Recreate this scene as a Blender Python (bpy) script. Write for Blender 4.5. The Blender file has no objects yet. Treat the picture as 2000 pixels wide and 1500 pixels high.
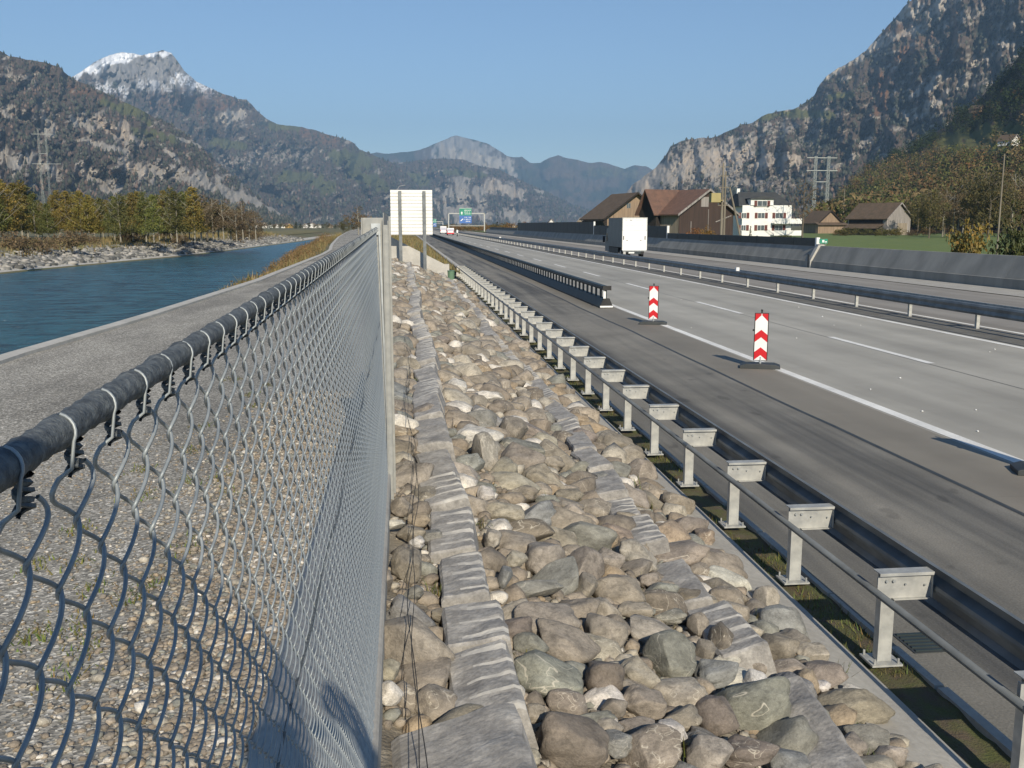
import bpy, math, random
import numpy as np
from mathutils import Vector, Matrix

random.seed(7)
RNG = np.random.default_rng(7)
SC = bpy.context.scene
COL = SC.collection

# ------------------------------------------------------------------ camera
F, VX, HY, EYE = 1900.0, 785.0, 438.0, 3.05
PITCH = math.atan((750 - HY) / F)
YAW = math.atan((1000 - VX) / (F * math.cos(PITCH) + (750 - HY) * math.sin(PITCH)))
cam_d = bpy.data.cameras.new('camera')
cam = bpy.data.objects.new('camera', cam_d)
COL.objects.link(cam)
cam_d.sensor_width = 36.0
cam_d.lens = F / 2000 * 36
cam_d.clip_start = 0.02
cam_d.clip_end = 60000
cam.location = (0, 0, EYE)
cam.rotation_euler = (math.pi / 2 - PITCH, 0, -YAW)
SC.camera = cam

# ------------------------------------------------------------------ sky, sun, exposure
SUN_EL, SUN_AZ = math.radians(30), math.radians(7)      # sun stands behind the camera, 7 deg to the right
sdir = Vector((math.sin(SUN_AZ) * math.cos(SUN_EL), -math.cos(SUN_AZ) * math.cos(SUN_EL), math.sin(SUN_EL)))
world = bpy.data.worlds.new('World')
SC.world = world
world.use_nodes = True
wn = world.node_tree
bgn = wn.nodes['Background']
sky = wn.nodes.new('ShaderNodeTexSky')
sky.sky_type = 'NISHITA'
sky.sun_disc = False
sky.sun_elevation = SUN_EL
sky.sun_rotation = math.pi - SUN_AZ
sky.altitude = 450
sky.air_density = 1.0
sky.dust_density = 0.0
sky.ozone_density = 4.2
wn.links.new(sky.outputs[0], bgn.inputs[0])
bgn.inputs[1].default_value = 0.096
sl = bpy.data.lights.new('sun', 'SUN')
sl.energy = 5.0
sl.angle = math.radians(0.5)
sl.color = (1.0, 0.90, 0.73)
so = bpy.data.objects.new('sun', sl)
COL.objects.link(so)
so.location = (20, -60, 60)
so.rotation_euler = sdir.to_track_quat('Z', 'Y').to_euler()
SC.view_settings.view_transform = 'Standard'
SC.view_settings.look = 'None'
SC.view_settings.gamma = 1
SC.view_settings.use_curve_mapping = False
SC.view_settings.exposure = 0.2
cy = SC.cycles
cy.use_denoising = True
cy.max_bounces = 6
cy.diffuse_bounces = 3
cy.glossy_bounces = 3
cy.transparent_max_bounces = 16
cy.volume_bounces = 0
cy.caustics_reflective = False
cy.caustics_refractive = False

# ------------------------------------------------------------------ survey helpers: where a sight line meets a level or a distance
_cp, _sp, _cy, _sy = math.cos(PITCH), math.sin(PITCH), math.cos(YAW), math.sin(YAW)
FWD = np.array([_sy * _cp, _cy * _cp, -_sp])
RGT = np.array([_cy, -_sy, 0.0])
UPV = np.cross(RGT, FWD)

def ray(px, py):
    px = np.asarray(px, float); py = np.asarray(py, float)
    return FWD * F + RGT * (px - 1000)[..., None] + UPV * (750 - py)[..., None]

def on_z(px, py, z):
    d = ray(px, py); t = (z - EYE) / d[2]
    return d * t + np.array([0, 0, EYE])

def on_y(px, py, y):
    d = ray(px, py); t = y / d[1]
    return d * t + np.array([0, 0, EYE])

# ------------------------------------------------------------------ noise
def _hash(ix, iy, seed):
    h = (ix.astype(np.int64) * 374761393 + iy.astype(np.int64) * 668265263 + seed * 974634777) & 0x7fffffff
    h = ((h ^ (h >> 13)) * 1274126177) & 0x7fffffff
    return ((h ^ (h >> 16)) & 0xffff) / 65535.0

def vnoise(x, y, seed=0):
    x = np.asarray(x, float); y = np.asarray(y, float)
    ix = np.floor(x); iy = np.floor(y); fx = x - ix; fy = y - iy
    fx = fx * fx * (3 - 2 * fx); fy = fy * fy * (3 - 2 * fy)
    a = _hash(ix, iy, seed); b = _hash(ix + 1, iy, seed); c = _hash(ix, iy + 1, seed); d = _hash(ix + 1, iy + 1, seed)
    return (a * (1 - fx) + b * fx) * (1 - fy) + (c * (1 - fx) + d * fx) * fy

def fbm(x, y, oct=4, seed=0):
    s = 0; a = 0.5; t = 0
    for o in range(oct):
        s = s + a * vnoise(x * 2 ** o, y * 2 ** o, seed + o * 17); t += a; a *= 0.5
    return s / t

# ------------------------------------------------------------------ object helpers
def put(name, me, m=None, parent=None, loc=None, rot=None, scale=None):
    o = bpy.data.objects.new(name, me)
    COL.objects.link(o)
    if m is not None and me is not None and len(me.materials) == 0:
        for k in (m if isinstance(m, (list, tuple)) else [m]):
            me.materials.append(k)
    if parent is not None: o.parent = parent
    if loc is not None: o.location = loc
    if rot is not None: o.rotation_euler = rot
    if scale is not None: o.scale = scale
    return o

def tag(o, label=None, cat=None, group=None, kind=None):
    if label: o['label'] = label
    if cat: o['category'] = cat
    if group: o['group'] = group
    if kind: o['kind'] = kind
    return o

def thing(name, label, cat, loc=(0, 0, 0), rz=0, group=None):
    o = bpy.data.objects.new(name, None)
    o.empty_display_size = 0.3
    COL.objects.link(o)
    o.location = loc; o.rotation_euler = (0, 0, rz)
    return tag(o, label, cat, group)

def mesh_np(name, V, Fc, smooth=False):
    me = bpy.data.meshes.new(name)
    V = np.asarray(V, np.float32); Fc = np.asarray(Fc, np.int32)
    n = Fc.shape[1]
    me.vertices.add(len(V)); me.vertices.foreach_set('co', V.ravel())
    me.loops.add(Fc.size); me.loops.foreach_set('vertex_index', Fc.ravel())
    me.polygons.add(len(Fc))
    me.polygons.foreach_set('loop_start', np.arange(0, Fc.size, n, dtype=np.int32))
    me.polygons.foreach_set('loop_total', np.full(len(Fc), n, np.int32))
    if smooth: me.polygons.foreach_set('use_smooth', np.ones(len(Fc), bool))
    me.update(calc_edges=True)
    return me

def col_attr(me, cols, name='Col'):
    a = me.color_attributes.new(name, 'FLOAT_COLOR', 'POINT')
    c = np.ones((len(cols), 4), np.float32); c[:, :3] = cols
    a.data.foreach_set('color', c.ravel())

class MB:
    def __init__(s): s.v = []; s.f = []
    def add(s, vs, fs):
        b = len(s.v); s.v += [tuple(map(float, p)) for p in vs]; s.f += [tuple(b + i for i in f) for f in fs]
    def box(s, a, b, taper=0):
        x0, y0, z0 = a; x1, y1, z1 = b; t = taper
        s.add([(x0, y0, z0), (x1, y0, z0), (x1, y1, z0), (x0, y1, z0), (x0 + t, y0 + t, z1), (x1 - t, y0 + t, z1), (x1 - t, y1 - t, z1), (x0 + t, y1 - t, z1)],
              [(0, 3, 2, 1), (4, 5, 6, 7), (0, 1, 5, 4), (1, 2, 6, 5), (2, 3, 7, 6), (3, 0, 4, 7)])
        return s
    def bar(s, p, q, w, h=None):
        h = h or w; p = Vector(p); q = Vector(q); d = (q - p).normalized()
        u = Vector((0, 0, 1)) if abs(d.z) < 0.95 else Vector((0, 1, 0))
        r = d.cross(u).normalized(); u = r.cross(d)
        vs = [c + r * a * w / 2 + u * b * h / 2 for c in (p, q) for a, b in ((-1, -1), (1, -1), (1, 1), (-1, 1))]
        s.add(vs, [(0, 1, 2, 3), (7, 6, 5, 4), (0, 4, 5, 1), (1, 5, 6, 2), (2, 6, 7, 3), (3, 7, 4, 0)])
        return s
    def tube(s, pts, r, n=8, cap=True):
        P = [Vector(p) for p in pts]; k = len(P)
        rs = r if hasattr(r, '__len__') else [r] * k
        vs = []; t0 = (P[1] - P[0]).normalized()
        a = Vector((0, 0, 1)) if abs(t0.z) < 0.9 else Vector((1, 0, 0))
        nrm = t0.cross(a).normalized()
        for i in range(k):
            t = (P[min(i + 1, k - 1)] - P[max(i - 1, 0)]).normalized()
            nrm = (nrm - t * nrm.dot(t)).normalized(); bn = t.cross(nrm)
            for j in range(n):
                an = 2 * math.pi * j / n
                vs.append(P[i] + (nrm * math.cos(an) + bn * math.sin(an)) * rs[i])
        fs = [(i * n + j, i * n + (j + 1) % n, (i + 1) * n + (j + 1) % n, (i + 1) * n + j) for i in range(k - 1) for j in range(n)]
        if cap: fs += [tuple(range(n))[::-1], tuple((k - 1) * n + j for j in range(n))]
        s.add(vs, fs); return s
    def prism(s, prof, axis, a, b):
        """closed profile in the plane across axis, pushed from a to b"""
        n = len(prof); vs = []
        for t in (a, b):
            for (u, w) in prof:
                vs.append({'x': (t, u, w), 'y': (u, t, w), 'z': (u, w, t)}[axis])
        fs = [tuple(range(n)), tuple(range(2 * n - 1, n - 1, -1))] + [(i, n + i, n + (i + 1) % n, (i + 1) % n) for i in range(n)]
        s.add(vs, fs); return s
    def sheet(s, prof, y0, y1, ny=1):
        ys = np.linspace(y0, y1, ny + 1); n = len(prof)
        vs = [(x, y, z) for y in ys for (x, z) in prof]
        fs = [(j * n + i, j * n + i + 1, (j + 1) * n + i + 1, (j + 1) * n + i) for j in range(ny) for i in range(n - 1)]
        s.add(vs, fs); return s
    def build(s, name, m=None, parent=None, smooth=False, bevel=0, loc=None, rot=None, fix=True):
        me = bpy.data.meshes.new(name)
        me.from_pydata(s.v, [], s.f)
        if fix:
            import bmesh
            bm = bmesh.new(); bm.from_mesh(me); bmesh.ops.recalc_face_normals(bm, faces=bm.faces)
            if bevel: bmesh.ops.bevel(bm, geom=bm.edges[:], offset=bevel, segments=2, affect='EDGES', profile=0.6)
            bm.to_mesh(me); bm.free()
        me.update()
        if smooth:
            me.polygons.foreach_set('use_smooth', np.ones(len(me.polygons), bool))
        return put(name, me, m, parent, loc, rot)

# ------------------------------------------------------------------ materials
def newmat(name):
    m = bpy.data.materials.new(name); m.use_nodes = True
    return m, m.node_tree.nodes, m.node_tree.links, m.node_tree.nodes['Principled BSDF']

def noise_node(N, L, vec, scale, detail=4, rough=0.55, dist=0):
    n = N.new('ShaderNodeTexNoise'); n.inputs['Scale'].default_value = scale
    n.inputs['Detail'].default_value = detail; n.inputs['Roughness'].default_value = rough
    n.inputs['Distortion'].default_value = dist
    if vec is not None: L.new(vec, n.inputs['Vector'])
    return n

def ramp(N, L, src, stops, interp='LINEAR'):
    r = N.new('ShaderNodeValToRGB'); r.color_ramp.interpolation = interp
    e = r.color_ramp.elements
    while len(e) < len(stops): e.new(0.5)
    for k, (p, c) in enumerate(stops):
        e[k].position = p; e[k].color = (c, c, c, 1) if not hasattr(c, '__len__') else (*c, 1)
    L.new(src, r.inputs[0]); return r

def mixc(N, L, fac, a, b, mode='MIX'):
    m = N.new('ShaderNodeMix'); m.data_type = 'RGBA'; m.blend_type = mode
    for s, v in ((0, fac), (6, a), (7, b)):
        if hasattr(v, 'is_linked') or isinstance(v, bpy.types.NodeSocket): L.new(v, m.inputs[s])
        elif s == 0: m.inputs[0].default_value = v
        else: m.inputs[s].default_value = (*v, 1)
    return m.outputs[2]

def pos_vec(N, L, scale=(1, 1, 1), kind='world'):
    if kind == 'world':
        g = N.new('ShaderNodeNewGeometry'); out = g.outputs['Position']
    else:
        g = N.new('ShaderNodeTexCoord'); out = g.outputs['Object']
    if scale != (1, 1, 1):
        mp = N.new('ShaderNodeMapping'); mp.inputs['Scale'].default_value = scale
        L.new(out, mp.inputs['Vector']); out = mp.outputs[0]
    return out

def bump(N, L, P, h, strength, dist):
    b = N.new('ShaderNodeBump'); b.inputs['Strength'].default_value = strength; b.inputs['Distance'].default_value = dist
    L.new(h, b.inputs['Height']); L.new(b.outputs[0], P.inputs['Normal']); return b

def basic(name, c1, c2=None, scale=3.0, detail=5, rough=0.8, metal=0, bstr=0.0, bdist=0.01, bscale=None, stretch=(1, 1, 1), kind='world', lo=0.35, hi=0.65, fine=None):
    m, N, L, P = newmat(name)
    P.inputs['Roughness'].default_value = rough; P.inputs['Metallic'].default_value = metal
    v = pos_vec(N, L, stretch, kind)
    if c2 is None: c2 = tuple(c * 0.75 for c in c1)
    n = noise_node(N, L, v, scale, detail)
    r = ramp(N, L, n.outputs[0], [(lo, c1), (hi, c2)])
    out = r.outputs[0]
    if fine:
        fn = noise_node(N, L, v, fine[0], 2, 0.7)
        fr = ramp(N, L, fn.outputs[0], [(0.3, 1 - fine[1]), (0.7, 1 + fine[1])])
        out = mixc(N, L, 1.0, out, fr.outputs[0], 'MULTIPLY')
    L.new(out, P.inputs['Base Color'])
    if bstr:
        b = noise_node(N, L, v, bscale or scale * 6, 4, 0.6)
        bump(N, L, P, b.outputs[0], bstr, bdist)
    return m

M = {}
M['galv'] = basic('galvanised_steel', (0.50, 0.52, 0.52), (0.38, 0.40, 0.41), 14, 3, 0.42, 0.55, kind='obj')
M['galv_flat'] = basic('weathered_zinc', (0.49, 0.49, 0.46), (0.33, 0.335, 0.325), 9, 6, 0.55, 0.25, 0.2, 0.002, kind='obj')
M['beam'] = basic('guardrail_steel', (0.20, 0.215, 0.22), (0.12, 0.13, 0.135), 2.5, 5, 0.5, 0.3, 0.1, 0.003)  # dark tone also carries the shade on the guardrail beams' backs
M['wire'] = basic('galvanised_wire', (0.36, 0.39, 0.40), (0.24, 0.27, 0.29), 60, 4, 0.5, 0.3, kind='obj')
M['railcoat'] = basic('weathered_rail', (0.15, 0.165, 0.17), (0.06, 0.07, 0.08), 140, 5, 0.7, 0.1, 0.6, 0.004, 260)
M['dark'] = basic('black_rubber', (0.02, 0.02, 0.02), (0.03, 0.03, 0.03), 5, 2, 0.8)
M['darksteel'] = basic('dark_green_steel', (0.016, 0.028, 0.032), (0.028, 0.042, 0.046), 2, 4, 0.55, 0.1)
M['white'] = basic('white_paint', (0.80, 0.80, 0.78), (0.74, 0.74, 0.72), 2, 3, 0.5)
M['line'] = basic('road_paint', (0.84, 0.83, 0.79), (0.66, 0.65, 0.62), 1.2, 6, 0.7, fine=(30, 0.10))
M['red'] = basic('red_reflective', (0.62, 0.015, 0.02), (0.5, 0.01, 0.018), 3, 2, 0.4, kind='obj')
M['conc'] = basic('pale_concrete', (0.40, 0.385, 0.35), (0.32, 0.305, 0.28), 1.5, 6, 0.9, 0, 0.3, 0.01, 30, fine=(18, 0.10))
M['kerb'] = basic('kerb_concrete', (0.50, 0.48, 0.44), (0.40, 0.385, 0.35), 2.5, 6, 0.9, 0, 0.3, 0.01, 25, fine=(20, 0.10))
M['wallc'] = basic('noise_wall_concrete', (0.30, 0.292, 0.265), (0.20, 0.198, 0.182), 0.8, 6, 0.85, 0, 0.3, 0.02, 12, stretch=(1, 1, 0.3))
M['fieldg'] = None

def asphalt():
    m, N, L, P = newmat('worn_asphalt')
    P.inputs['Roughness'].default_value = 0.85
    v = pos_vec(N, L); vs = pos_vec(N, L, (1, 0.035, 1))
    a = noise_node(N, L, vs, 1.6, 5); b = noise_node(N, L, v, 0.5, 6, 0.65); c = noise_node(N, L, v, 55, 2)
    r1 = ramp(N, L, a.outputs[0], [(0.36, (0.085, 0.083, 0.078)), (0.5, (0.175, 0.166, 0.145)), (0.62, (0.225, 0.21, 0.18))])
    r2 = ramp(N, L, b.outputs[0], [(0.35, 0.78), (0.65, 1.1)])
    r3 = ramp(N, L, c.outputs[0], [(0.25, 0.75), (0.75, 1.25)])
    sp = noise_node(N, L, pos_vec(N, L, (1, 0.55, 1)), 2.6, 2, 0.4)
    r4 = ramp(N, L, sp.outputs[0], [(0.28, 0.55), (0.33, 1.0)])
    o = mixc(N, L, 1, r1.outputs[0], r2.outputs[0], 'MULTIPLY')
    o = mixc(N, L, 1, o, r3.outputs[0], 'MULTIPLY'); o = mixc(N, L, 0.6, o, r4.outputs[0], 'MULTIPLY')
    L.new(o, P.inputs['Base Color']); bump(N, L, P, c.outputs[0], 0.5, 0.006)
    return m
M['asphalt'] = asphalt()

def roadconc(name, base, tint=1.0):
    m, N, L, P = newmat(name)
    P.inputs['Roughness'].default_value = 0.8
    v = pos_vec(N, L); vs = pos_vec(N, L, (1, 0.05, 1))
    a = noise_node(N, L, vs, 0.9, 5); b = noise_node(N, L, v, 0.25, 6, 0.65); c = noise_node(N, L, v, 70, 2)
    r1 = ramp(N, L, a.outputs[0], [(0.3, tuple(k * 0.84 for k in base)), (0.7, tuple(k * 1.1 for k in base))])
    r2 = ramp(N, L, b.outputs[0], [(0.35, 0.86), (0.65, 1.08)])
    r3 = ramp(N, L, c.outputs[0], [(0.25, 0.9), (0.75, 1.1)])
    o = mixc(N, L, 1, r1.outputs[0], r2.outputs[0], 'MULTIPLY'); o = mixc(N, L, 1, o, r3.outputs[0], 'MULTIPLY')
    # slab joints every 5 m across, and rubber-darkened wheel tracks
    sx = N.new('ShaderNodeSeparateXYZ'); L.new(v, sx.inputs[0])
    mw = N.new('ShaderNodeMath'); mw.operation = 'ADD'; mw.inputs[1].default_value = -8.9 + 18; L.new(sx.outputs[0], mw.inputs[0])
    mp_ = N.new('ShaderNodeMath'); mp_.operation = 'PINGPONG'; mp_.inputs[1].default_value = 0.9; L.new(mw.outputs[0], mp_.inputs[0])
    rt = ramp(N, L, mp_.outputs[0], [(0.05, 0.88), (0.45, 1.0)]); o = mixc(N, L, 1, o, rt.outputs[0], 'MULTIPLY')
    md = N.new('ShaderNodeMath'); md.operation = 'PINGPONG'; md.inputs[1].default_value = 2.5; L.new(sx.outputs[1], md.inputs[0])
    rj = ramp(N, L, md.outputs[0], [(0.0, 0.72), (0.012, 1.0)])
    wob = mixc(N, L, 0.7, o, rj.outputs[0], 'MULTIPLY')
    L.new(wob, P.inputs['Base Color']); bump(N, L, P, c.outputs[0], 0.3, 0.004)
    return m
M['roadc'] = roadconc('carriageway_concrete', (0.375, 0.358, 0.315))
M['shoulder'] = roadconc('brown_old_shoulder', (0.225, 0.205, 0.17))
M['opp'] = roadconc('far_carriageway', (0.28, 0.258, 0.228))
M['median'] = basic('median_asphalt', (0.17, 0.165, 0.15), (0.11, 0.105, 0.095), 1.2, 6, 0.9, 0, 0.3, 0.01, 40)
M['tar'] = basic('tar_joint', (0.03, 0.035, 0.038), (0.05, 0.055, 0.055), 3, 4, 0.6)

def gravelpath():
    m, N, L, P = newmat('gravel_path_surface')
    P.inputs['Roughness'].default_value = 0.95
    v = pos_vec(N, L)
    vo = N.new('ShaderNodeTexVoronoi'); vo.inputs['Scale'].default_value = 70; L.new(v, vo.inputs['Vector'])
    bw = N.new('ShaderNodeSeparateColor'); L.new(vo.outputs['Color'], bw.inputs[0])
    r = ramp(N, L, bw.outputs[0], [(0.0, (0.13, 0.125, 0.112)), (0.5, (0.27, 0.255, 0.222)), (0.84, (0.40, 0.375, 0.33)), (1.0, (0.70, 0.67, 0.60))])
    b = noise_node(N, L, pos_vec(N, L, (1, 0.35, 1)), 1.1, 5)
    r2 = ramp(N, L, b.outputs[0], [(0.35, 0.72), (0.62, 1.12)])
    L.new(mixc(N, L, 1, r.outputs[0], r2.outputs[0], 'MULTIPLY'), P.inputs['Base Color'])
    bump(N, L, P, vo.outputs['Distance'], 0.7, 0.006)
    return m
M['path'] = gravelpath()

def water():
    m, N, L, P = newmat('river_water')
    P.inputs['Roughness'].default_value = 0.22; P.inputs['Specular IOR Level'].default_value = 0.32
    P.inputs['IOR'].default_value = 1.33
    v = pos_vec(N, L); vs = pos_vec(N, L, (1.0, 0.45, 1))
    a = noise_node(N, L, pos_vec(N, L, (0.45, 0.8, 1)), 1.1, 8, 0.72, 0.6)
    r = ramp(N, L, a.outputs[0], [(0.40, (0.003, 0.036, 0.066)), (0.60, (0.034, 0.155, 0.215))])
    cr = noise_node(N, L, pos_vec(N, L, (1, 0.7, 1)), 1.3, 4, 0.65)
    f = ramp(N, L, cr.outputs[0], [(0.66, 0.0), (0.74, 0.6)])
    L.new(mixc(N, L, f.outputs[0], r.outputs[0], (0.35, 0.42, 0.42)), P.inputs['Base Color'])
    w = noise_node(N, L, vs, 2.2, 7, 0.72, 0.5)
    bump(N, L, P, w.outputs[0], 1.0, 0.35)
    return m
M['water'] = water()

def stonemat(name, src):
    """src 'object': the stone's own object colour; 'island': a palette pick per loose stone"""
    m, N, L, P = newmat(name)
    P.inputs['Roughness'].default_value = 0.85
    tc = N.new('ShaderNodeTexCoord'); oi = N.new('ShaderNodeObjectInfo')
    if src == 'object':
        ad = N.new('ShaderNodeVectorMath'); ad.operation = 'ADD'
        mu = N.new('ShaderNodeVectorMath'); mu.operation = 'SCALE'; mu.inputs[3].default_value = 37.0
        cb = N.new('ShaderNodeCombineXYZ')
        for i in range(3): L.new(oi.outputs['Random'], cb.inputs[i])
        L.new(cb.outputs[0], mu.inputs[0]); L.new(tc.outputs['Object'], ad.inputs[0]); L.new(mu.outputs[0], ad.inputs[1])
        v = ad.outputs[0]; base = oi.outputs['Color']; rnd = oi.outputs['Random']; sc = 1.0
    else:
        g = N.new('ShaderNodeNewGeometry'); v = g.outputs['Position']; rnd = g.outputs['Random Per Island']
        rp = ramp(N, L, rnd, [(0.0, (0.27, 0.225, 0.175)), (0.2, (0.33, 0.28, 0.22)), (0.38, (0.24, 0.24, 0.21)), (0.5, (0.42, 0.38, 0.31)),
                              (0.62, (0.21, 0.18, 0.145)), (0.76, (0.32, 0.25, 0.17)), (0.82, (0.60, 0.56, 0.50)), (0.88, (0.30, 0.26, 0.21))], 'CONSTANT')
        base = rp.outputs[0]; sc = 5.0
    a = noise_node(N, L, v, 1.6 * sc, 6, 0.62); b = noise_node(N, L, v, 9 * sc, 4, 0.7)
    r1 = ramp(N, L, a.outputs[0], [(0.3, 0.62), (0.7, 1.25)]); r2 = ramp(N, L, b.outputs[0], [(0.3, 0.78), (0.7, 1.2)])
    c_ = noise_node(N, L, v, 42 * sc, 3, 0.75); r3 = ramp(N, L, c_.outputs[0], [(0.3, 0.78), (0.7, 1.22)])
    d_ = noise_node(N, L, v, 3.2 * sc, 4, 0.6, 1.2); r4 = ramp(N, L, d_.outputs[0], [(0.36, 0.66), (0.46, 1.0)])
    o = mixc(N, L, 1, base, r1.outputs[0], 'MULTIPLY'); o = mixc(N, L, 1, o, r2.outputs[0], 'MULTIPLY'); o = mixc(N, L, 1, o, r3.outputs[0], 'MULTIPLY'); o = mixc(N, L, 0.7, o, r4.outputs[0], 'MULTIPLY')
    # quartz veins on some stones
    vn = noise_node(N, L, v, 0.75 * sc, 3, 0.5, 0.6)
    vr = ramp(N, L, vn.outputs[0], [(0.484, 0.0), (0.489, 1.0), (0.492, 1.0), (0.497, 0.0)])
    gate = ramp(N, L, rnd, [(0.66, 0.0), (0.68, 0.6)])
    vm = N.new('ShaderNodeMath'); vm.operation = 'MULTIPLY'; L.new(vr.outputs[0], vm.inputs[0]); L.new(gate.outputs[0], vm.inputs[1])
    o = mixc(N, L, vm.outputs[0], o, (0.62, 0.57, 0.47))
    L.new(o, P.inputs['Base Color'])
    bump(N, L, P, b.outputs[0], 0.45, 0.02)
    return m
M['stone'] = stonemat('river_stone', 'object')
M['stones'] = stonemat('loose_river_stones', 'island')

def granite():
    m, N, L, P = newmat('split_granite')
    P.inputs['Roughness'].default_value = 0.9
    v = pos_vec(N, L)
    a = noise_node(N, L, v, 5.5, 8, 0.72); b = noise_node(N, L, v, 34, 5, 0.7)
    r1 = ramp(N, L, a.outputs[0], [(0.32, (0.19, 0.182, 0.175)), (0.5, (0.30, 0.285, 0.265)), (0.64, (0.42, 0.40, 0.37))])
    r2 = ramp(N, L, b.outputs[0], [(0.3, 0.75), (0.7, 1.22)])
    L.new(mixc(N, L, 1, r1.outputs[0], r2.outputs[0], 'MULTIPLY'), P.inputs['Base Color'])
    bump(N, L, P, b.outputs[0], 0.5, 0.012)
    return m
M['granite'] = granite()
M['drillmark'] = basic('pale_drill_marks', (0.50, 0.48, 0.44), (0.34, 0.33, 0.31), 9, 5, 0.9, 0, 0.3, 0.01, 40)
M['gritbed'] = basic('grit_bed', (0.30, 0.265, 0.21), (0.15, 0.13, 0.10), 9, 6, 0.95, 0, 0.8, 0.03, 40)
M['moss'] = basic('moss_strip', (0.09, 0.10, 0.03), (0.10, 0.075, 0.05), 6, 5, 0.95, 0, 0.8, 0.02, 60)
M['earth'] = basic('plain_ground', (0.10, 0.11, 0.045), (0.15, 0.125, 0.07), 0.08, 6, 0.95, 0, 0.3, 0.05, 3)
M['fieldg'] = basic('meadow_grass', (0.10, 0.145, 0.03), (0.135, 0.17, 0.04), 0.25, 6, 0.9, 0, 0.5, 0.05, 5, fine=(3.0, 0.15))
M['drygrass'] = basic('dry_bank_grass', (0.20, 0.165, 0.08), (0.12, 0.12, 0.045), 0.35, 6, 0.95, 0, 0.6, 0.08, 4)
M['wood'] = basic('sunburnt_boards', (0.31, 0.225, 0.155), (0.20, 0.145, 0.10), 3.0, 4, 0.9, stretch=(1.5, 1.5, 0.06), kind='obj', fine=(5, 0.2))
M['woodgrey'] = basic('grey_boards', (0.34, 0.31, 0.29), (0.17, 0.155, 0.145), 3.5, 4, 0.9, stretch=(1.5, 1.5, 0.05), kind='obj', fine=(6, 0.2))
M['wooddark'] = basic('dark_boards', (0.060, 0.038, 0.030), (0.038, 0.026, 0.022), 4, 4, 0.9, stretch=(1.5, 1.5, 0.06), kind='obj')
M['woodtan'] = basic('weathered_boards', (0.30, 0.25, 0.19), (0.20, 0.165, 0.125), 3, 4, 0.9, stretch=(1.5, 1.5, 0.06), kind='obj')
M['shade'] = basic('shade_dark_timber', (0.020, 0.016, 0.014), (0.030, 0.024, 0.02), 2, 3, 0.95)  # near-black colour stands in for shade in and under the barns
M['tile'] = basic('red_brown_tiles', (0.16, 0.088, 0.062), (0.11, 0.066, 0.05), 1.2, 6, 0.85, 0, 0.5, 0.03, 8, kind='obj', fine=(9, 0.2))
M['tileold'] = basic('mossy_brown_tiles', (0.13, 0.09, 0.06), (0.085, 0.062, 0.04), 1.2, 6, 0.9, 0, 0.5, 0.03, 8, kind='obj', fine=(9, 0.2))
M['slate'] = basic('dark_slate_roof', (0.05, 0.055, 0.058), (0.035, 0.038, 0.042), 1.5, 5, 0.8)
M['render'] = basic('white_render', (0.80, 0.79, 0.76), (0.74, 0.73, 0.70), 1.0, 4, 0.9)
M['shutter'] = basic('red_shutters', (0.13, 0.035, 0.028), (0.10, 0.03, 0.022), 2, 2, 0.7)
M['glass'] = basic('window_glass', (0.10, 0.12, 0.13), (0.06, 0.075, 0.085), 2, 2, 0.15)
M['polewood'] = basic('grey_pole_timber', (0.24, 0.21, 0.165), (0.16, 0.14, 0.11), 2, 4, 0.9, stretch=(2, 2, 0.2))
M['bark'] = basic('bark', (0.16, 0.135, 0.10), (0.09, 0.075, 0.055), 3, 4, 0.95)
M['palebark'] = basic('pale_bark', (0.34, 0.31, 0.25), (0.22, 0.20, 0.155), 2, 4, 0.95)
M['bin'] = basic('green_plastic', (0.13, 0.22, 0.14), (0.10, 0.18, 0.11), 2, 2, 0.5)
M['signback'] = basic('aluminium_sign_back', (0.83, 0.82, 0.78), (0.78, 0.77, 0.73), 1.0, 2, 0.55, 0.0)
M['signgreen'] = basic('sign_green', (0.02, 0.25, 0.16), (0.018, 0.22, 0.14), 1, 2, 0.5)
M['signblue'] = basic('sign_blue', (0.05, 0.15, 0.42), (0.045, 0.13, 0.38), 1, 2, 0.5)
M['truckwhite'] = basic('truck_white', (0.82, 0.81, 0.79), (0.78, 0.77, 0.75), 0.8, 3, 0.4)
M['truckside'] = basic('truck_white_shaded', (0.20, 0.215, 0.205), (0.17, 0.185, 0.178), 0.7, 3, 0.55)  # truck white turned grey, the left side's shade put into the colour
M['glyph'] = basic('lettering', (0.10, 0.10, 0.12), (0.12, 0.12, 0.14), 2, 2, 0.6)
M['glyphpale'] = basic('faint_lettering', (0.45, 0.45, 0.52), (0.5, 0.5, 0.56), 2, 2, 0.6)
M['skin'] = basic('skin', (0.5, 0.3, 0.22), (0.45, 0.27, 0.2), 5, 2, 0.6)
M['jacket'] = basic('dark_jacket', (0.03, 0.035, 0.05), (0.04, 0.045, 0.06), 5, 2, 0.9)

def leafmat(name, cols):
    m, N, L, P = newmat(name)
    P.inputs['Roughness'].default_value = 0.75
    g = N.new('ShaderNodeNewGeometry'); oi = N.new('ShaderNodeObjectInfo')
    k = len(cols)
    r = ramp(N, L, g.outputs['Random Per Island'], [(i / max(k - 1, 1), c) for i, c in enumerate(cols)])
    n = noise_node(N, L, g.outputs['Position'], 0.45, 3)
    r2 = ramp(N, L, n.outputs[0], [(0.3, 0.7), (0.7, 1.25)])
    o = mixc(N, L, 1, r.outputs[0], r2.outputs[0], 'MULTIPLY')
    o = mixc(N, L, 1, o, oi.outputs['Color'], 'MULTIPLY')
    L.new(o, P.inputs['Base Color'])
    P.inputs['Subsurface Weight'].default_value = 0.0
    return m
M['leaf_gold'] = leafmat('golden_larch_needles', [(0.15, 0.13, 0.022), (0.20, 0.145, 0.024), (0.11, 0.12, 0.022), (0.23, 0.15, 0.03)])
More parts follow.
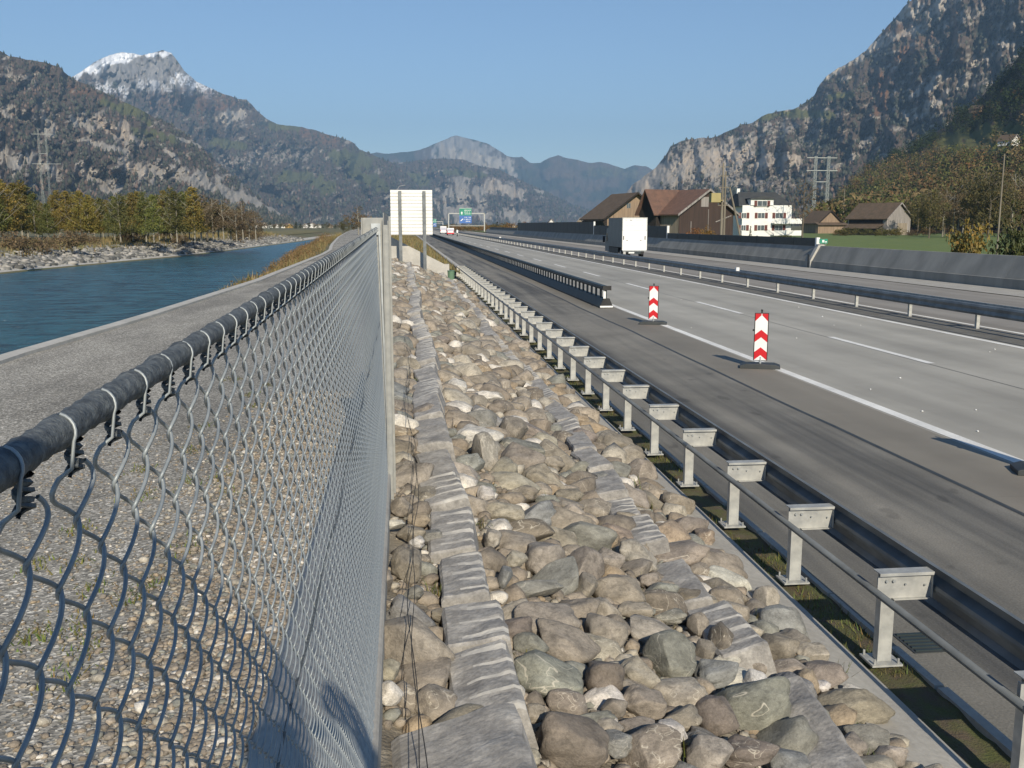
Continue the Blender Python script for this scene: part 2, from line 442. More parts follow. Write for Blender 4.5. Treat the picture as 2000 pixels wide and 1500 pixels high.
M['leaf_green'] = leafmat('green_pine_needles', [(0.06, 0.08, 0.018), (0.10, 0.11, 0.022), (0.15, 0.14, 0.028), (0.035, 0.05, 0.014)])
M['leaf_brown'] = leafmat('brown_twigs', [(0.12, 0.085, 0.05), (0.16, 0.115, 0.065), (0.10, 0.085, 0.04), (0.18, 0.12, 0.06)])
M['leaf_olive'] = leafmat('olive_leaves', [(0.07, 0.075, 0.022), (0.11, 0.095, 0.03), (0.055, 0.06, 0.02), (0.14, 0.10, 0.03)])
M['leaf_dark'] = leafmat('dark_evergreen', [(0.022, 0.035, 0.014), (0.035, 0.05, 0.018), (0.05, 0.06, 0.022)])
M['grass_dry'] = leafmat('dry_grass_blades', [(0.30, 0.22, 0.10), (0.20, 0.165, 0.06), (0.13, 0.13, 0.04), (0.28, 0.17, 0.08)])
M['grass_green'] = leafmat('green_grass_blades', [(0.08, 0.13, 0.025), (0.13, 0.15, 0.03), (0.16, 0.10, 0.03), (0.06, 0.10, 0.02)])

def mountmat():
    m, N, L, P = newmat('mountain_ground')
    P.inputs['Roughness'].default_value = 0.95
    P.inputs['Specular IOR Level'].default_value = 0.1
    at = N.new('ShaderNodeAttribute'); at.attribute_name = 'Col'
    L.new(at.outputs['Color'], P.inputs['Base Color'])
    return m
M['mount'] = mountmat()

# ================================================================== SETTING: ground, river, roads
YS = [-120, -40, -10, 0, 5, 12, 20, 30, 45, 60, 80, 100, 125, 150, 180, 220, 270, 330, 400, 470, 560, 800, 1500, 4000, 14000]
def far_edge(y): return float(np.interp(y, [-120, 0, 90, 150, 267, 400, 560], [-40, -39, -37.8, -30.6, -27, -25, -25]))
def near_edge(y): return float(np.interp(y, [-120, 30, 70, 138, 250, 400, 560], [-9, -9, -11, -15, -20, -22, -22]))
def kerb_x(y): return float(np.interp(y, [-20, 14, 19, 32, 66, 86, 140, 260, 420], [-5.6, -5.46, -5.15, -4.75, -4.9, -6.2, -9.0, -14, -18]))
PATHZ = 1.25
def slope_z(x): return 1.05 - 0.33 * x
def fill_z(y, z, zf=0.3):
    """river cutting fades out past y=420"""
    t = min(max((y - 420) / 140.0, 0), 1); return z * (1 - t) + zf * t
gm = MB(); rows = []
for y in YS:
    fe, ne, kx = far_edge(y), near_edge(y), kerb_x(y)
    t = min(max((y - 420) / 140.0, 0), 1)
    prof = [(-16000, 0.6), (-400, 0.7), (fe - 17, 0.75), (fe - 10, fill_z(y, 0.55)), (fe - 0.5, fill_z(y, -1.35)), (fe + 3, fill_z(y, -2.6)), (ne - 3, fill_z(y, -2.6)), (ne + 0.3, fill_z(y, -1.45)),
            (kx - 0.9, fill_z(y, 0.95)), (kx, fill_z(y, 1.15)), (-0.15, 1.1 if y < 420 else 0.4), (0.0, 0.80 if y < 420 else 0.3), (2.9, -0.14), (3.2, -0.16), (29.5, -0.16), (30.5, 0.14), (400, 0.16), (16000, 0.16)]
    rows.append(prof)
n = len(rows[0])
gm.v = [(x, y, z) for y, pr in zip(YS, rows) for x, z in pr]
gm.f = [(j * n + i, j * n + i + 1, (j + 1) * n + i + 1, (j + 1) * n + i) for j in range(len(YS) - 1) for i in range(n - 1)]
tag(gm.build('ground', M['earth'], fix=False), kind='structure')

wm = MB(); ys = [y for y in YS if y <= 520]
wm.v = [p for y in ys for p in ((far_edge(y) - 1.5, y, -1.5), (near_edge(y) + 1.5, y, -1.5))]
wm.f = [(2 * j, 2 * j + 1, 2 * j + 3, 2 * j + 2) for j in range(len(ys) - 1)]
tag(wm.build('river_water', M['water'], fix=False), kind='structure')

def lane(name, x0, x1, z, m, y0=-30, y1=1500):
    b = MB(); b.sheet([(x0, z), (x1, z)], y0, y1, 1)
    return tag(b.build(name, m, fix=False), kind='structure')
lane('asphalt_lane', 3.5, 6.54, 0.0, M['asphalt'])
lane('road_shoulder', 6.54, 7.78, 0.0, M['shoulder'])
lane('concrete_road', 7.78, 15.62, 0.0, M['roadc'])
lane('median_strip', 15.62, 17.12, 0.0, M['median'])
lane('opposite_road', 17.12, 26.0, 0.0, M['opp'])
lane('gutter_pavement', 26.06, 28.7, 0.02, M['conc'])
lane('drain_strip', 26.0, 26.06, -0.03, M['tar'])
def wobble_strip(name, x, w, z, m, y0, y1, amp):
    b = MB(); yy = np.arange(y0, y1, 1.2); wob = amp * (fbm(yy * 0.25, yy * 0, 3, 5) - 0.5)
    b.v = [p for y, o in zip(yy, wob) for p in ((x + o - w / 2, y, z), (x + o + w / 2, y, z))]
    b.f = [(2 * j, 2 * j + 1, 2 * j + 3, 2 * j + 2) for j in range(len(yy) - 1)]
    return tag(b.build(name, m, fix=False), kind='structure')
wobble_strip('road_tar_joint', 6.53, 0.07, 0.004, M['tar'], 2, 260, 0.12)
wobble_strip('road_tar_joint', 15.6, 0.10, 0.004, M['tar'], 8, 260, 0.10)
wobble_strip('road_slab_joint', 11.52, 0.025, 0.003, M['tar'], 8, 200, 0.0)
lane('road_edge_line', 7.82, 8.03, 0.006, M['line'], -30, 600)
lane('road_median_line', 15.22, 15.42, 0.006, M['line'], -30, 600)
lane('opposite_edge_line', 17.25, 17.43, 0.006, M['line'], -30, 600)
rm = tag(bpy.data.objects.new('road_lane_markings', None), kind='structure'); COL.objects.link(rm)
dash = None
for k in range(0, 22):
    for (x, ph) in ((11.62, 20.2), (21.4, 24.0)):
        y = ph - 12.3 + 12.3 * k
        if dash is None:
            b = MB(); b.add([(-0.095, 0, 0), (0.095, 0, 0), (0.095, 5.2, 0), (-0.095, 5.2, 0)], [(0, 1, 2, 3)]); o = b.build('dash', M['line'], rm, fix=False); dash = o.data
        else: o = put('dash', dash, parent=rm)
        o.location = (x, y, 0.006)

# path and its kerb
ys = [y for y in range(-20, 60, 2)] + list(range(60, 420, 10))
pm = MB(); pm.v = [p for y in ys for p in ((kerb_x(y) + 0.24, y, PATHZ), (float(np.interp(y, [7, 9, 12, 50], [-0.56, -0.15, -0.32, -0.72])), y, PATHZ + 0.0))]
pm.f = [(2 * j, 2 * j + 1, 2 * j + 3, 2 * j + 2) for j in range(len(ys) - 1)]
tag(pm.build('riverside_path', M['path'], fix=False), kind='structure')
km = MB()
km.v = [p for y in ys for p in ((kerb_x(y), y, 1.0), (kerb_x(y), y, PATHZ + 0.05), (kerb_x(y) + 0.25, y, PATHZ + 0.05), (kerb_x(y) + 0.25, y, PATHZ - 0.05))]
km.f = [(4 * j + i, 4 * j + i + 1, 4 * j + 5 + i, 4 * j + 4 + i) for j in range(len(ys) - 1) for i in range(3)]
tag(km.build('path_kerb', M['kerb'], fix=True), 'long pale concrete kerb between the gravel path and the river', 'kerb', kind='structure')

# concrete plinth under the chain-link fence
b = MB(); b.prism([(-0.115, 0.6), (-0.115, PATHZ + 0.0), (-0.125, PATHZ + 0.012), (-0.55, PATHZ + 0.012), (-0.56, PATHZ), (-0.56, 0.6)], 'y', -3, 7.3)
plinth = tag(b.build('concrete_footing', M['conc']), kind='structure')

# riprap slope between the fence and the guardrail
def slope_h(x, y): return slope_z(x) - 0.03 + 0.10 * (fbm(x * 2.2, y * 2.2, 3, 9) - 0.5)
xs = np.linspace(-0.115, 2.95, 40); ysg = np.concatenate([np.linspace(1.0, 12, 120), np.linspace(12.2, 56, 150)])
X, Y = np.meshgrid(xs, ysg); X = X - np.interp(Y, [7.3, 12, 50], [0.0, 0.2, 0.6]) * (1 - (X + 0.115) / 3.065); Z = slope_h(X, Y)
V = np.stack([X, Y, Z], -1).reshape(-1, 3); nx = len(xs)
J, I = np.meshgrid(np.arange(len(ysg) - 1), np.arange(nx - 1), indexing='ij')
Q = np.stack([J * nx + I, J * nx + I + 1, (J + 1) * nx + I + 1, (J + 1) * nx + I], -1).reshape(-1, 4)
slope = tag(put('stone_slope_ground', mesh_np('stone_slope_ground', V, Q, True), M['gritbed']), kind='structure')

# ledge, moss strip and broken kerb under the guardrail
b = MB(); b.prism([(2.62, 0.20), (3.09, 0.06), (3.12, 0.04), (3.12, -0.1), (2.62, -0.1)], 'y', 1.5, 60)
tag(b.build('ledge_ground', M['conc']), kind='structure')
xs = np.linspace(3.12, 3.46, 9); ysg = np.linspace(1.5, 60, 600)
X, Y = np.meshgrid(xs, ysg); Z = -0.03 + 0.06 * fbm(X * 9, Y * 5, 3, 31)
V = np.stack([X, Y, Z], -1).reshape(-1, 3); nx = len(xs)
J, I = np.meshgrid(np.arange(len(ysg) - 1), np.arange(nx - 1), indexing='ij')
Q = np.stack([J * nx + I, J * nx + I + 1, (J + 1) * nx + I + 1, (J + 1) * nx + I], -1).reshape(-1, 4)
tag(put('moss_ground', mesh_np('moss_ground', V, Q, True), M['moss']), kind='structure')
gk = thing('gutter_kerb', 'broken low concrete kerb edge between the mossy strip and the asphalt lane', 'kerb'); gk['kind'] = 'structure'
yk = 2.0; r = random.Random(4)
while yk < 60:
    ln = r.uniform(0.5, 0.95); b = MB(); w = r.uniform(0.05, 0.10)
    b.box((3.45, yk + 0.02, -0.1), (3.45 + w, yk + ln, 0.02 + r.uniform(0, 0.015)), 0.008)
    b.build('kerb_piece', M['conc'], gk); yk += ln + (0.0 if r.random() < 0.8 else 0.12)

# ================================================================== stones
def ico(sub):
    import bmesh
    bm = bmesh.new(); bmesh.ops.create_icosphere(bm, subdivisions=sub, radius=1)
    V = np.array([v.co[:] for v in bm.verts]); Fc = np.array([[v.index for v in f.verts] for f in bm.faces]); bm.free()
    return V, Fc
def rock_shape(sub, seed, boxy, rough):
    V, Fc = ico(sub); rg = np.random.default_rng(seed)
    p = boxy; nrm = (np.abs(V) ** p).sum(1) ** (1 / p); V = V / nrm[:, None]
    off = rg.uniform(0, 50, 3)
    for (fr, am) in ((1.1, rough), (2.3, rough * 0.45)):
        q = V * fr + off
        d = fbm(q[:, 0] + q[:, 2] * 0.7, q[:, 1] + q[:, 2] * 0.6, 2, seed) + fbm(q[:, 1] - 0.4 * q[:, 0] + 7, q[:, 2] + 3, 2, seed + 5) - 1.0
        V = V * (1 + am * d)[:, None]
    # a planed-off side or two
    for _ in range(rg.integers(3, 8)):
        nn = rg.normal(size=3); nn /= np.linalg.norm(nn); c = rg.uniform(0.58, 0.86)
        dd = V @ nn - c; V = V - np.outer(np.clip(dd, 0, None) * 0.85, nn)
    V /= np.abs(V).max(0)
    return V, Fc
SHAPES = [rock_shape(4, 100 + i, [2.0, 2.3, 2.6, 3.0][i % 4], 0.42) for i in range(14)]
SHAPES3 = [rock_shape(3, 100 + i, [2.0, 2.3, 2.6, 3.0][i % 4], 0.42) for i in range(14)]
ROCKM = []
for i, (v, f) in enumerate(SHAPES3 if False else SHAPES):
    me = mesh_np('stone', v, f, True); me.materials.append(M['stone']); ROCKM.append(me)
ROCKL = [rock_shape(1, 300 + i, 2.3, 0.4) for i in range(6)]
ROCK2 = [rock_shape(2, 400 + i, 2.4, 0.45) for i in range(8)]
PAL = {'t': (0.27, 0.237, 0.195), 'g': (0.235, 0.232, 0.20), 'l': (0.36, 0.325, 0.265), 'w': (0.58, 0.55, 0.49), 'o': (0.31, 0.25, 0.185), 'd': (0.19, 0.163, 0.132), 'b': (0.235, 0.235, 0.225)}
T7 = [(205, 840, 440, 300, -33, 't'), (180, 430, 170, 200, 0, 't'), (212, 570, 115, 85, 15, 'g'), (60, 500, 100, 240, 0, 't'), (450, 690, 280, 110, -5, 't'), (455, 785, 250, 120, 3, 'd'),
      (90, 1100, 130, 130, 0, 'w'), (80, 980, 120, 110, 0, 'l'), (620, 1080, 130, 130, 10, 'l'), (710, 1115, 175, 165, -10, 'w'), (840, 1210, 160, 95, 0, 't'), (700, 480, 85, 180, -10, 'b'), (635, 290, 90, 190, 0, 'l'),
      (700, 140, 230, 120, 0, 'l'), (810, 240, 300, 140, 6, 'd'), (1120, 270, 330, 175, -8, 'g'), (600, 50, 100, 95, 0, 'w'), (800, 40, 170, 110, 0, 't'), (930, 80, 140, 90, 5, 'g'), (1040, 50, 150, 100, 0, 't'),
      (1060, 135, 130, 90, 0, 'l'), (1180, 130, 190, 120, 0, 't'), (1200, 60, 170, 100, 0, 'l'), (1350, 170, 120, 90, 0, 't'), (900, 390, 220, 220, -10, 't'), (980, 430, 150, 160, 0, 't'), (1110, 430, 240, 210, -30, 't'),
      (1130, 540, 130, 160, -15, 't'), (1260, 400, 150, 120, 0, 't'), (1410, 390, 240, 165, -32, 'l'), (1310, 565, 275, 175, -5, 't'), (1530, 560, 180, 110, 0, 'g'), (1350, 612, 160, 75, -4, 't'), (1400, 665, 195, 95, 0, 'l'),
      (1580, 695, 190, 90, 0, 'g'), (890, 540, 290, 110, 0, 'g'), (880, 605, 310, 110, -12, 'l'), (915, 720, 345, 260, -8, 't'), (840, 845, 190, 130, -10, 'g'), (1030, 850, 360, 195, -26, 't'), (1240, 785, 240, 220, -10, 't'),
      (1220, 1020, 210, 215, -15, 'd'), (1560, 915, 320, 260, 8, 'g'), (1545, 770, 200, 115, -18, 'o'), (1770, 885, 115, 130, 0, 't'), (1415, 1010, 205, 140, -25, 'l'), (940, 1035, 390, 260, -14, 'g'), (1030, 1160, 220, 135, -15, 't'),
      (1280, 1175, 130, 110, 0, 't'), (1450, 1160, 230, 170, -10, 't'), (1650, 1240, 200, 135, -5, 't'), (1590, 1310, 175, 135, -8, 'w'), (1180, 1240, 200, 90, 5, 'g'), (1250, 1285, 160, 110, 0, 'l'), (1410, 1295, 190, 110, 5, 't'),
      (1075, 1360, 385, 290, -22, 'd'), (1290, 1370, 170, 130, 0, 'b'), (1455, 1420, 390, 225, 18, 't'), (1795, 1430, 250, 180, -5, 'l'), (1830, 1000, 220, 145, 15, 'b'), (1855, 840, 150, 190, -25, 'd'), (1830, 1230, 210, 210, 0, 'd'),
      (200, 250, 150, 90, 0, 't'), (310, 270, 130, 90, 10, 'g'), (230, 300, 90, 80, 0, 'w'), (120, 200, 110, 60, 0, 'w'), (240, 180, 120, 100, 0, 'o'), (150, 110, 120, 110, 0, 't'), (290, 60, 170, 130, 0, 't'), (1780, 620, 110, 90, 0, 't'), (1460, 500, 120, 90, 0, 't'),
      (1720, 740, 130, 120, 0, 't'), (760, 390, 130, 90, -10, 'l'), (1580, 1420, 110, 90, 0, 'g'), (820, 1440, 140, 90, 0, 'l')]
T8 = [(560, 830, 225, 175, -10, 'b'), (700, 810, 120, 95, -15, 't'), (520, 930, 190, 150, 0, 't'), (700, 960, 150, 85, 0, 'l'), (250, 540, 310, 150, -30, 't'), (325, 490, 150, 90, -20, 'l'), (480, 645, 110, 65, 0, 'g'),
      (760, 1060, 200, 150, 0, 't'), (750, 912, 115, 48, -3, 'o'), (730, 1115, 85, 75, 0, 'w'), (910, 1215, 335, 175, -6, 't'), (965, 1370, 190, 115, -5, 'g'), (60, 90, 170, 200, -10, 't'), (60, 260, 170, 130, -10, 't'),
      (180, 410, 100, 90, 0, 'o'), (400, 580, 110, 75, -20, 't'), (470, 700, 140, 110, -10, 'l'), (200, 790, 155, 105, 0, 'l'), (310, 940, 150, 125, -35, 'd'), (190, 955, 95, 110, 0, 'l'), (430, 1110, 120, 130, -5, 'w'),
      (290, 1270, 300, 200, -5, 't'), (225, 1440, 230, 160, -5, 'l'), (400, 1430, 240, 130, 0, 'd'), (590, 1480, 190, 120, 0, 'b'), (680, 1100, 90, 110, 0, 'o'), (1060, 1440, 140, 100, 0, 'l'), (120, 700, 160, 90, 0, 'd'), (1010, 1480, 190, 110, 0, 'g'), (870, 1400, 150, 120, 0, 't')]
T6 = [(335, 345, 130, 85, -5, 't'), (440, 392, 130, 80, 0, 'l'), (425, 470, 120, 75, 0, 'g'), (530, 442, 100, 85, 0, 't'), (165, 530, 115, 85, 0, 't'), (110, 600, 135, 95, 0, 't'), (150, 680, 170, 100, -10, 't'), (350, 540, 110, 65, 0, 't'),
      (500, 540, 130, 75, -15, 'g'), (545, 620, 195, 115, -10, 't'), (640, 560, 110, 90, 0, 'l'), (400, 720, 130, 95, -20, 't'), (445, 800, 120, 95, -10, 'w'), (590, 770, 200, 115, -14, 't'), (620, 860, 180, 95, -5, 'w'), (770, 780, 110, 65, 0, 't'),
      (855, 757, 110, 50, -10, 'w'), (820, 850, 85, 85, 0, 't'), (770, 915, 120, 85, 0, 't'), (560, 990, 205, 155, -5, 'g'), (590, 1185, 175, 255, 8, 'l'), (750, 1050, 190, 180, -5, 't'), (810, 1225, 250, 190, 0, 't'), (940, 1120, 160, 120, -5, 'l'),
      (930, 975, 130, 75, -5, 'g'), (960, 1045, 200, 95, 0, 't'), (1130, 1085, 190, 125, -10, 't'), (1200, 960, 210, 110, -5, 'l'), (1340, 1140, 240, 175, -15, 't'), (980, 1225, 150, 105, -20, 't'), (1180, 1195, 110, 75, 0, 'l'), (830, 1360, 200, 135, 0, 'l'),
      (600, 1400, 105, 105, 0, 'w'), (750, 1440, 260, 115, 0, 't'), (950, 1440, 140, 95, 5, 'g'), (1070, 1390, 155, 120, 0, 'l'), (1230, 1410, 220, 120, 0, 'l'), (1230, 1320, 150, 115, 10, 'b'), (1150, 1260, 200, 95, 0, 'g'), (1100, 1350, 190, 90, 0, 'b'),
      (1330, 1280, 200, 115, 0, 'g'), (1150, 885, 135, 115, 0, 't'), (1050, 745, 140, 110, 0, 't'), (940, 670, 135, 115, -10, 't'), (800, 570, 120, 85, 0, 'l'), (660, 920, 120, 80, 0, 'd'), (550, 885, 130, 85, 0, 't'), (250, 960, 200, 150, 20, 't'),
      (130, 1060, 190, 80, 0, 'o'), (120, 1145, 180, 100, 0, 'd'), (60, 960, 110, 85, 0, 't'), (110, 780, 130, 85, 0, 't'), (130, 870, 180, 80, -18, 'b'), (290, 1150, 120, 75, 0, 't'), (240, 1190, 90, 60, 0, 'd'), (1250, 830, 110, 80, 0, 't'), (1000, 800, 110, 70, 0, 'o')]
stones = []       # (centre, r) for packing
rid = 0
def place_rock(c, ax, by, bz, ang, colr, rid, parent=None, tilt=0.0):
    me = ROCKM[rid % len(ROCKM)]
    o = put('stone', me, parent=parent or slope)
    v = (Vector((0, 0, EYE)) - Vector(c)).normalized()
    R = Matrix.Rotation(math.radians(ang), 3, v) @ Matrix.Rotation(tilt, 3, 'X') @ Matrix.Rotation(math.pi * (rid % 2), 3, 'Z')
    o.matrix_world = Matrix.Translation(c) @ R.to_4x4() @ Matrix.Diagonal((ax, by, bz, 1))
    rr = random.Random(rid * 13 + 5); k = rr.uniform(0.9, 1.12)
    o.color = (colr[0] * k, colr[1] * k * rr.uniform(0.97, 1.02), colr[2] * k * rr.uniform(0.94, 1.04), 1)
    return o
traced = []
for (T, ox, oy, s) in ((T7, 730, 950, 2.727), (T8, 1300, 880, 2.42), (T6, 740, 480, 2.884)):
    for (cx, cyy, w, h, a, c) in T:
        px, py, w, h = ox + cx / s, oy + cyy / s, w / s, h / s
        d = ray(px, py)
        # meet the slope plane, lifted a little
        lift = 0.05
        t = (1.05 + lift - EYE) / (d[2] + 0.33 * d[0])
        p = d * t; p[2] += EYE
        dist = np.linalg.norm(p - [0, 0, EYE]); sc = dist / F
        aw = w * sc / 2 * 1.03; ah = h * sc / 2 * 1.05
        e = math.atan2(EYE - p[2], math.hypot(p[0], p[1]))
        q = 0.75; by = ah / math.sqrt(math.sin(e) ** 2 + (q * math.cos(e)) ** 2); by = min(by, aw * 1.9); bz = by * q
        bz = min(bz, 0.26)
        if p[0] > 2.8: continue
        traced.append((p, aw, by, bz, a, PAL[c], px, py, w, h))
dup = []
keep = []
for tdat in traced:
    if any(math.hypot(tdat[6] - k[6], tdat[7] - k[7]) < 0.33 * min(tdat[8] + tdat[9], k[8] + k[9]) * 0.9 for k in keep): continue
    keep.append(tdat)
IND = []
for tdat in keep:
    p, aw, by, bz, a, c = tdat[:6]
    IND.append((np.array(p), aw, by, bz, a, c)); stones.append((p[0], p[1], (aw + by) / 2))
# random infill: big, then medium
def row_x(k, y):
    if k == 1: return 0.30 + 0.05 * math.sin(y * 0.5)
    return 2.08 + 0.10 * math.sin(y * 0.45 + 1.0)
def on_row(x, y, r):
    return (abs(x - row_x(1, y)) < 0.12 + 0.50 * r and y > 3.6) or (abs(x - row_x(2, y)) < 0.09 + 0.40 * r and y > 4.2 and math.sin(y * 2.1) > -0.8)
rg = random.Random(11)
def ok(x, y, r, k):
    for (sx, sy, sr) in stones:
        if abs(sy - y) < 1 and (sx - x) ** 2 + (sy - y) ** 2 < (k * (sr + r)) ** 2: return False
    return True
extra = []
for (cnt, lo, hi, k) in ((2600, 0.15, 0.25, 0.72), (5200, 0.09, 0.15, 0.70), (9000, 0.05, 0.085, 0.72)):
    for _ in range(cnt):
        y = rg.uniform(2.0, 50.6) if rg.random() < 0.6 else 2.0 + 20 * rg.random() ** 1.3
        if lo < 0.08 and y > 24: continue
        x = rg.uniform(-0.02, 2.72) if y < 7.5 else rg.uniform(float(np.interp(y, [7.5, 12, 50], [-0.05, -0.22, -0.62])), 2.72); r0 = rg.uniform(lo, hi)
        if on_row(x, y, r0) or not ok(x, y, r0, k): continue
        stones.append((x, y, r0)); extra.append((x, y, r0))
extra.sort(key=lambda e: -e[2] / max(e[1], 2.0))
left = max(0, 298 - len(IND))
cols = ['t'] * 9 + ['g'] * 3 + ['l'] * 4 + ['w'] * 2 + ['o'] * 1 + ['d'] * 3 + ['b'] * 2
for (x, y, r0) in extra[:left]:
    fl = rg.uniform(0.5, 0.85); ax = r0 * rg.uniform(0.9, 1.3)
    IND.append((np.array([x, y, slope_z(x) + 0.0]), ax, r0, r0 * fl, rg.uniform(-35, 35), PAL[rg.choice(cols)]))
for i, (p, a_, b_, c_, an, cl) in enumerate(IND):
    place_rock(p, a_, b_, c_, an, cl, i, tilt=rg.uniform(-0.25, 0.25))
def pile(name, items, shapes, m, parent, kind='stuff'):
    Vs, Fs, b = [], [], 0
    for (c, s3, R) in items:
        v, f = shapes[rg.randrange(len(shapes))]
        w = (v * s3) @ R.T + c; Vs.append(w); Fs.append(f + b); b += len(v)
    if not Vs: return None
    o = put(name, mesh_np(name, np.concatenate(Vs), np.concatenate(Fs), True), m, parent)
    o['kind'] = kind; return o
def rrot(a=0.5):
    return np.array(Matrix.Rotation(rg.uniform(0, 6.28), 3, 'Z') @ Matrix.Rotation(rg.uniform(-a, a), 3, 'X') @ Matrix.Rotation(rg.uniform(-a, a), 3, 'Y'))
near_i = [(np.array([x, y, slope_z(x) - 0.01]), np.array([r0 * rg.uniform(0.9, 1.35), r0, r0 * rg.uniform(0.55, 0.85)]), rrot()) for (x, y, r0) in extra[left:] if y < 14]
far_i = [(np.array([x, y, slope_z(x)]), np.array([r0 * rg.uniform(0.9, 1.35), r0, r0 * rg.uniform(0.6, 0.95)]), rrot()) for (x, y, r0) in extra[left:] if y >= 14]
pile('stone_rubble', near_i, ROCK2, M['stones'], slope)
pile('stone_rubble', far_i, ROCKL if False else ROCK2, M['stones'], slope)
chips = []
for _ in range(9000):
    y = 2 + 20 * rg.random() ** 1.6; x = rg.uniform(-0.1, 2.95); r0 = rg.uniform(0.012, 0.04)
    chips.append((np.array([x, y, float(slope_h(np.array(x), np.array(y))) + r0 * 0.4]), np.array([r0 * 1.3, r0, r0 * 0.7]), rrot()))
pile('stone_chips', chips, ROCKL, M['stones'], slope)

# two rows of split granite blocks with drill marks running down the slope
def block_mesh(w, ln, h, seed, grooves=True):
    rgx = random.Random(seed); n = max(6, int(ln / 0.016)); V = []; nxp = 15
    per = rgx.uniform(0.10, 0.17); ph = rgx.random()
    for side in (0,):
        for j in range(n + 1):
            y = -ln / 2 + ln * j / n
            s = ((y / per + ph) % 1.0)
            g = (0.013 * (s * 6 if s < 0.166 else (1 - s) * 1.2)) if grooves else 0.0
            for i in range(nxp):
                x = -w / 2 + w * i / (nxp - 1)
                ed = 0.018 if i in (0, nxp - 1) else 0.0
                gg = g * (0.12 + 0.88 * (i / (nxp - 1)) ** 1.5)
                V.append((x + 0.010 * (vnoise(np.array(y * 9 + seed), np.array(i * 0.6)) - 0.5) * (2.4 if i in (0, nxp - 1) else 1), y, h + gg - ed - (0.012 if j in (0, n) else 0) + 0.022 * (float(fbm(np.array(x * 7 + seed), np.array(y * 6.0), 2, seed)) - 0.5) + rgx.uniform(-0.001, 0.001)))
    base = len(V)
    for j in range(n + 1):
        y = -ln / 2 + ln * j / n
        V.append((-w / 2 - 0.02, y, -0.12)); V.append((w / 2 + 0.02, y, -0.12))
    Fc = []
    for j in range(n):
        for i in range(nxp - 1):
            a = j * nxp + i; Fc.append((a, a + 1, a + nxp + 1, a + nxp))
        Fc.append((base + 2 * j, j * nxp, (j + 1) * nxp, base + 2 * j + 2))
        Fc.append((j * nxp + nxp - 1, base + 2 * j + 1, base + 2 * j + 3, (j + 1) * nxp + nxp - 1))
    for j in (0, n):
        for i in range(nxp - 1):
            a = j * nxp + i
            l0 = base + 2 * j; 
        Fc.append(tuple([base + 2 * j] + [j * nxp + i for i in range(nxp)][0:3] + [j * nxp + 3])) if False else None
    me = bpy.data.meshes.new('block')
    ends = []
    for j in (0, n):
        ends.append([base + 2 * j] + [j * nxp + i for i in range(nxp)] + [base + 2 * j + 1])
    me.from_pydata(V, [], [f for f in Fc if f] + [tuple(e) for e in ends])
    me.update(); me.materials.append(M['granite']); me.materials.append(M['drillmark'])
    k_ = 0
    for j in range(n):
        s_ = (((-ln / 2 + ln * (j + 0.5) / n) / per + ph) % 1.0)
        for i in range(nxp - 1):
            if grooves and s_ < 0.15 and i >= 4 + 2 * (int((-ln / 2 + ln * (j + 0.5) / n) / per + ph) * 5 + seed) % 4: me.polygons[k_].material_index = 1
            k_ += 1
        k_ += 2
    return me
BM = [block_mesh(0.34, L_, 0.15, 50 + i, i % 3 != 1) for i, L_ in enumerate((0.62, 0.8, 0.5, 0.7, 0.95, 0.56, 0.74, 0.88))]
BL = (0.62, 0.8, 0.5, 0.7, 0.95, 0.56, 0.74, 0.88)
for k, (name, lab) in enumerate((('granite_block_row', 'left row of grey split granite blocks with drill marks, nearer the fence'), ('granite_block_row', 'right row of grey split granite blocks with drill marks, nearer the guardrail'))):
    row = thing(name, lab, 'stone row', (0, 0, 0), 0, 'rows of split granite blocks')
    y = 3.75 if k == 0 else 4.3; i = k * 3; rr = random.Random(k + 3)
    if k == 0:
        me = block_mesh(0.50, 0.75, 0.13, 99, False)
        put('block', me, parent=row, loc=(0.21, 3.22, slope_z(0.21) + 0.02), rot=(0.0, -0.25, 0.05))
        y = 3.72
    else:
        y = 3.0
    while y < 49.8:
        L_ = BL[i % 8]; x = row_x(k + 1, y + L_ / 2)
        o = put('block', BM[i % 8], parent=row, loc=(x, y + L_ / 2, slope_z(x) + 0.0 + rr.uniform(-0.03, 0.05)), rot=(rr.uniform(-0.05, 0.09), -0.2 + rr.uniform(-0.10, 0.10), rr.uniform(-0.09, 0.09)))
        o.scale = (rr.uniform(0.76, 0.96), 1, 1)
        if k == 1: o.location.z -= rr.uniform(0.0, 0.06)
        gap = rr.uniform(0.04, 0.09) if rr.random() < 0.7 else rr.uniform(0.12, 0.4)
        y += L_ + gap; i += rr.choice((1, 2, 3))

# twisted wire pair lying along the slope
b = MB()
for s in (0, 1):
    pts = []
    for k in range(150):
        y = 2.2 + k * 0.09
        x = 0.035 + 0.03 * math.sin(y * 1.1) + 0.012 * math.sin(y * 3.7 + 1 + s * 2.2) + s * 0.012
        pts.append((x, y, slope_z(x) + 0.22 + 0.02 * math.sin(y * 2.0)))
    b.tube(pts, 0.0020, 4)
tag(b.build('twisted_cable', M['dark']), 'thin dark twisted cable running along the stones beside the fence', 'cable')

# pale grit scattered over the carriageway
_it = []
for (px, py) in ((1606, 618), (1629, 635), (1681, 635), (1933, 687), (1943, 682), (1906, 800), (1801, 803), (1758, 738), (1290, 540), (1560, 600), (1556, 660), (1350, 640), (1910, 842), (1330, 585), (1700, 760)):
    _q = on_z(px, py, 0.012); _it.append((_q, np.array([0.019, 0.019, 0.012]) * rg.uniform(0.8, 1.4), rrot(0.3)))
pile('road_grit', _it, ROCKL, M['white'], None)

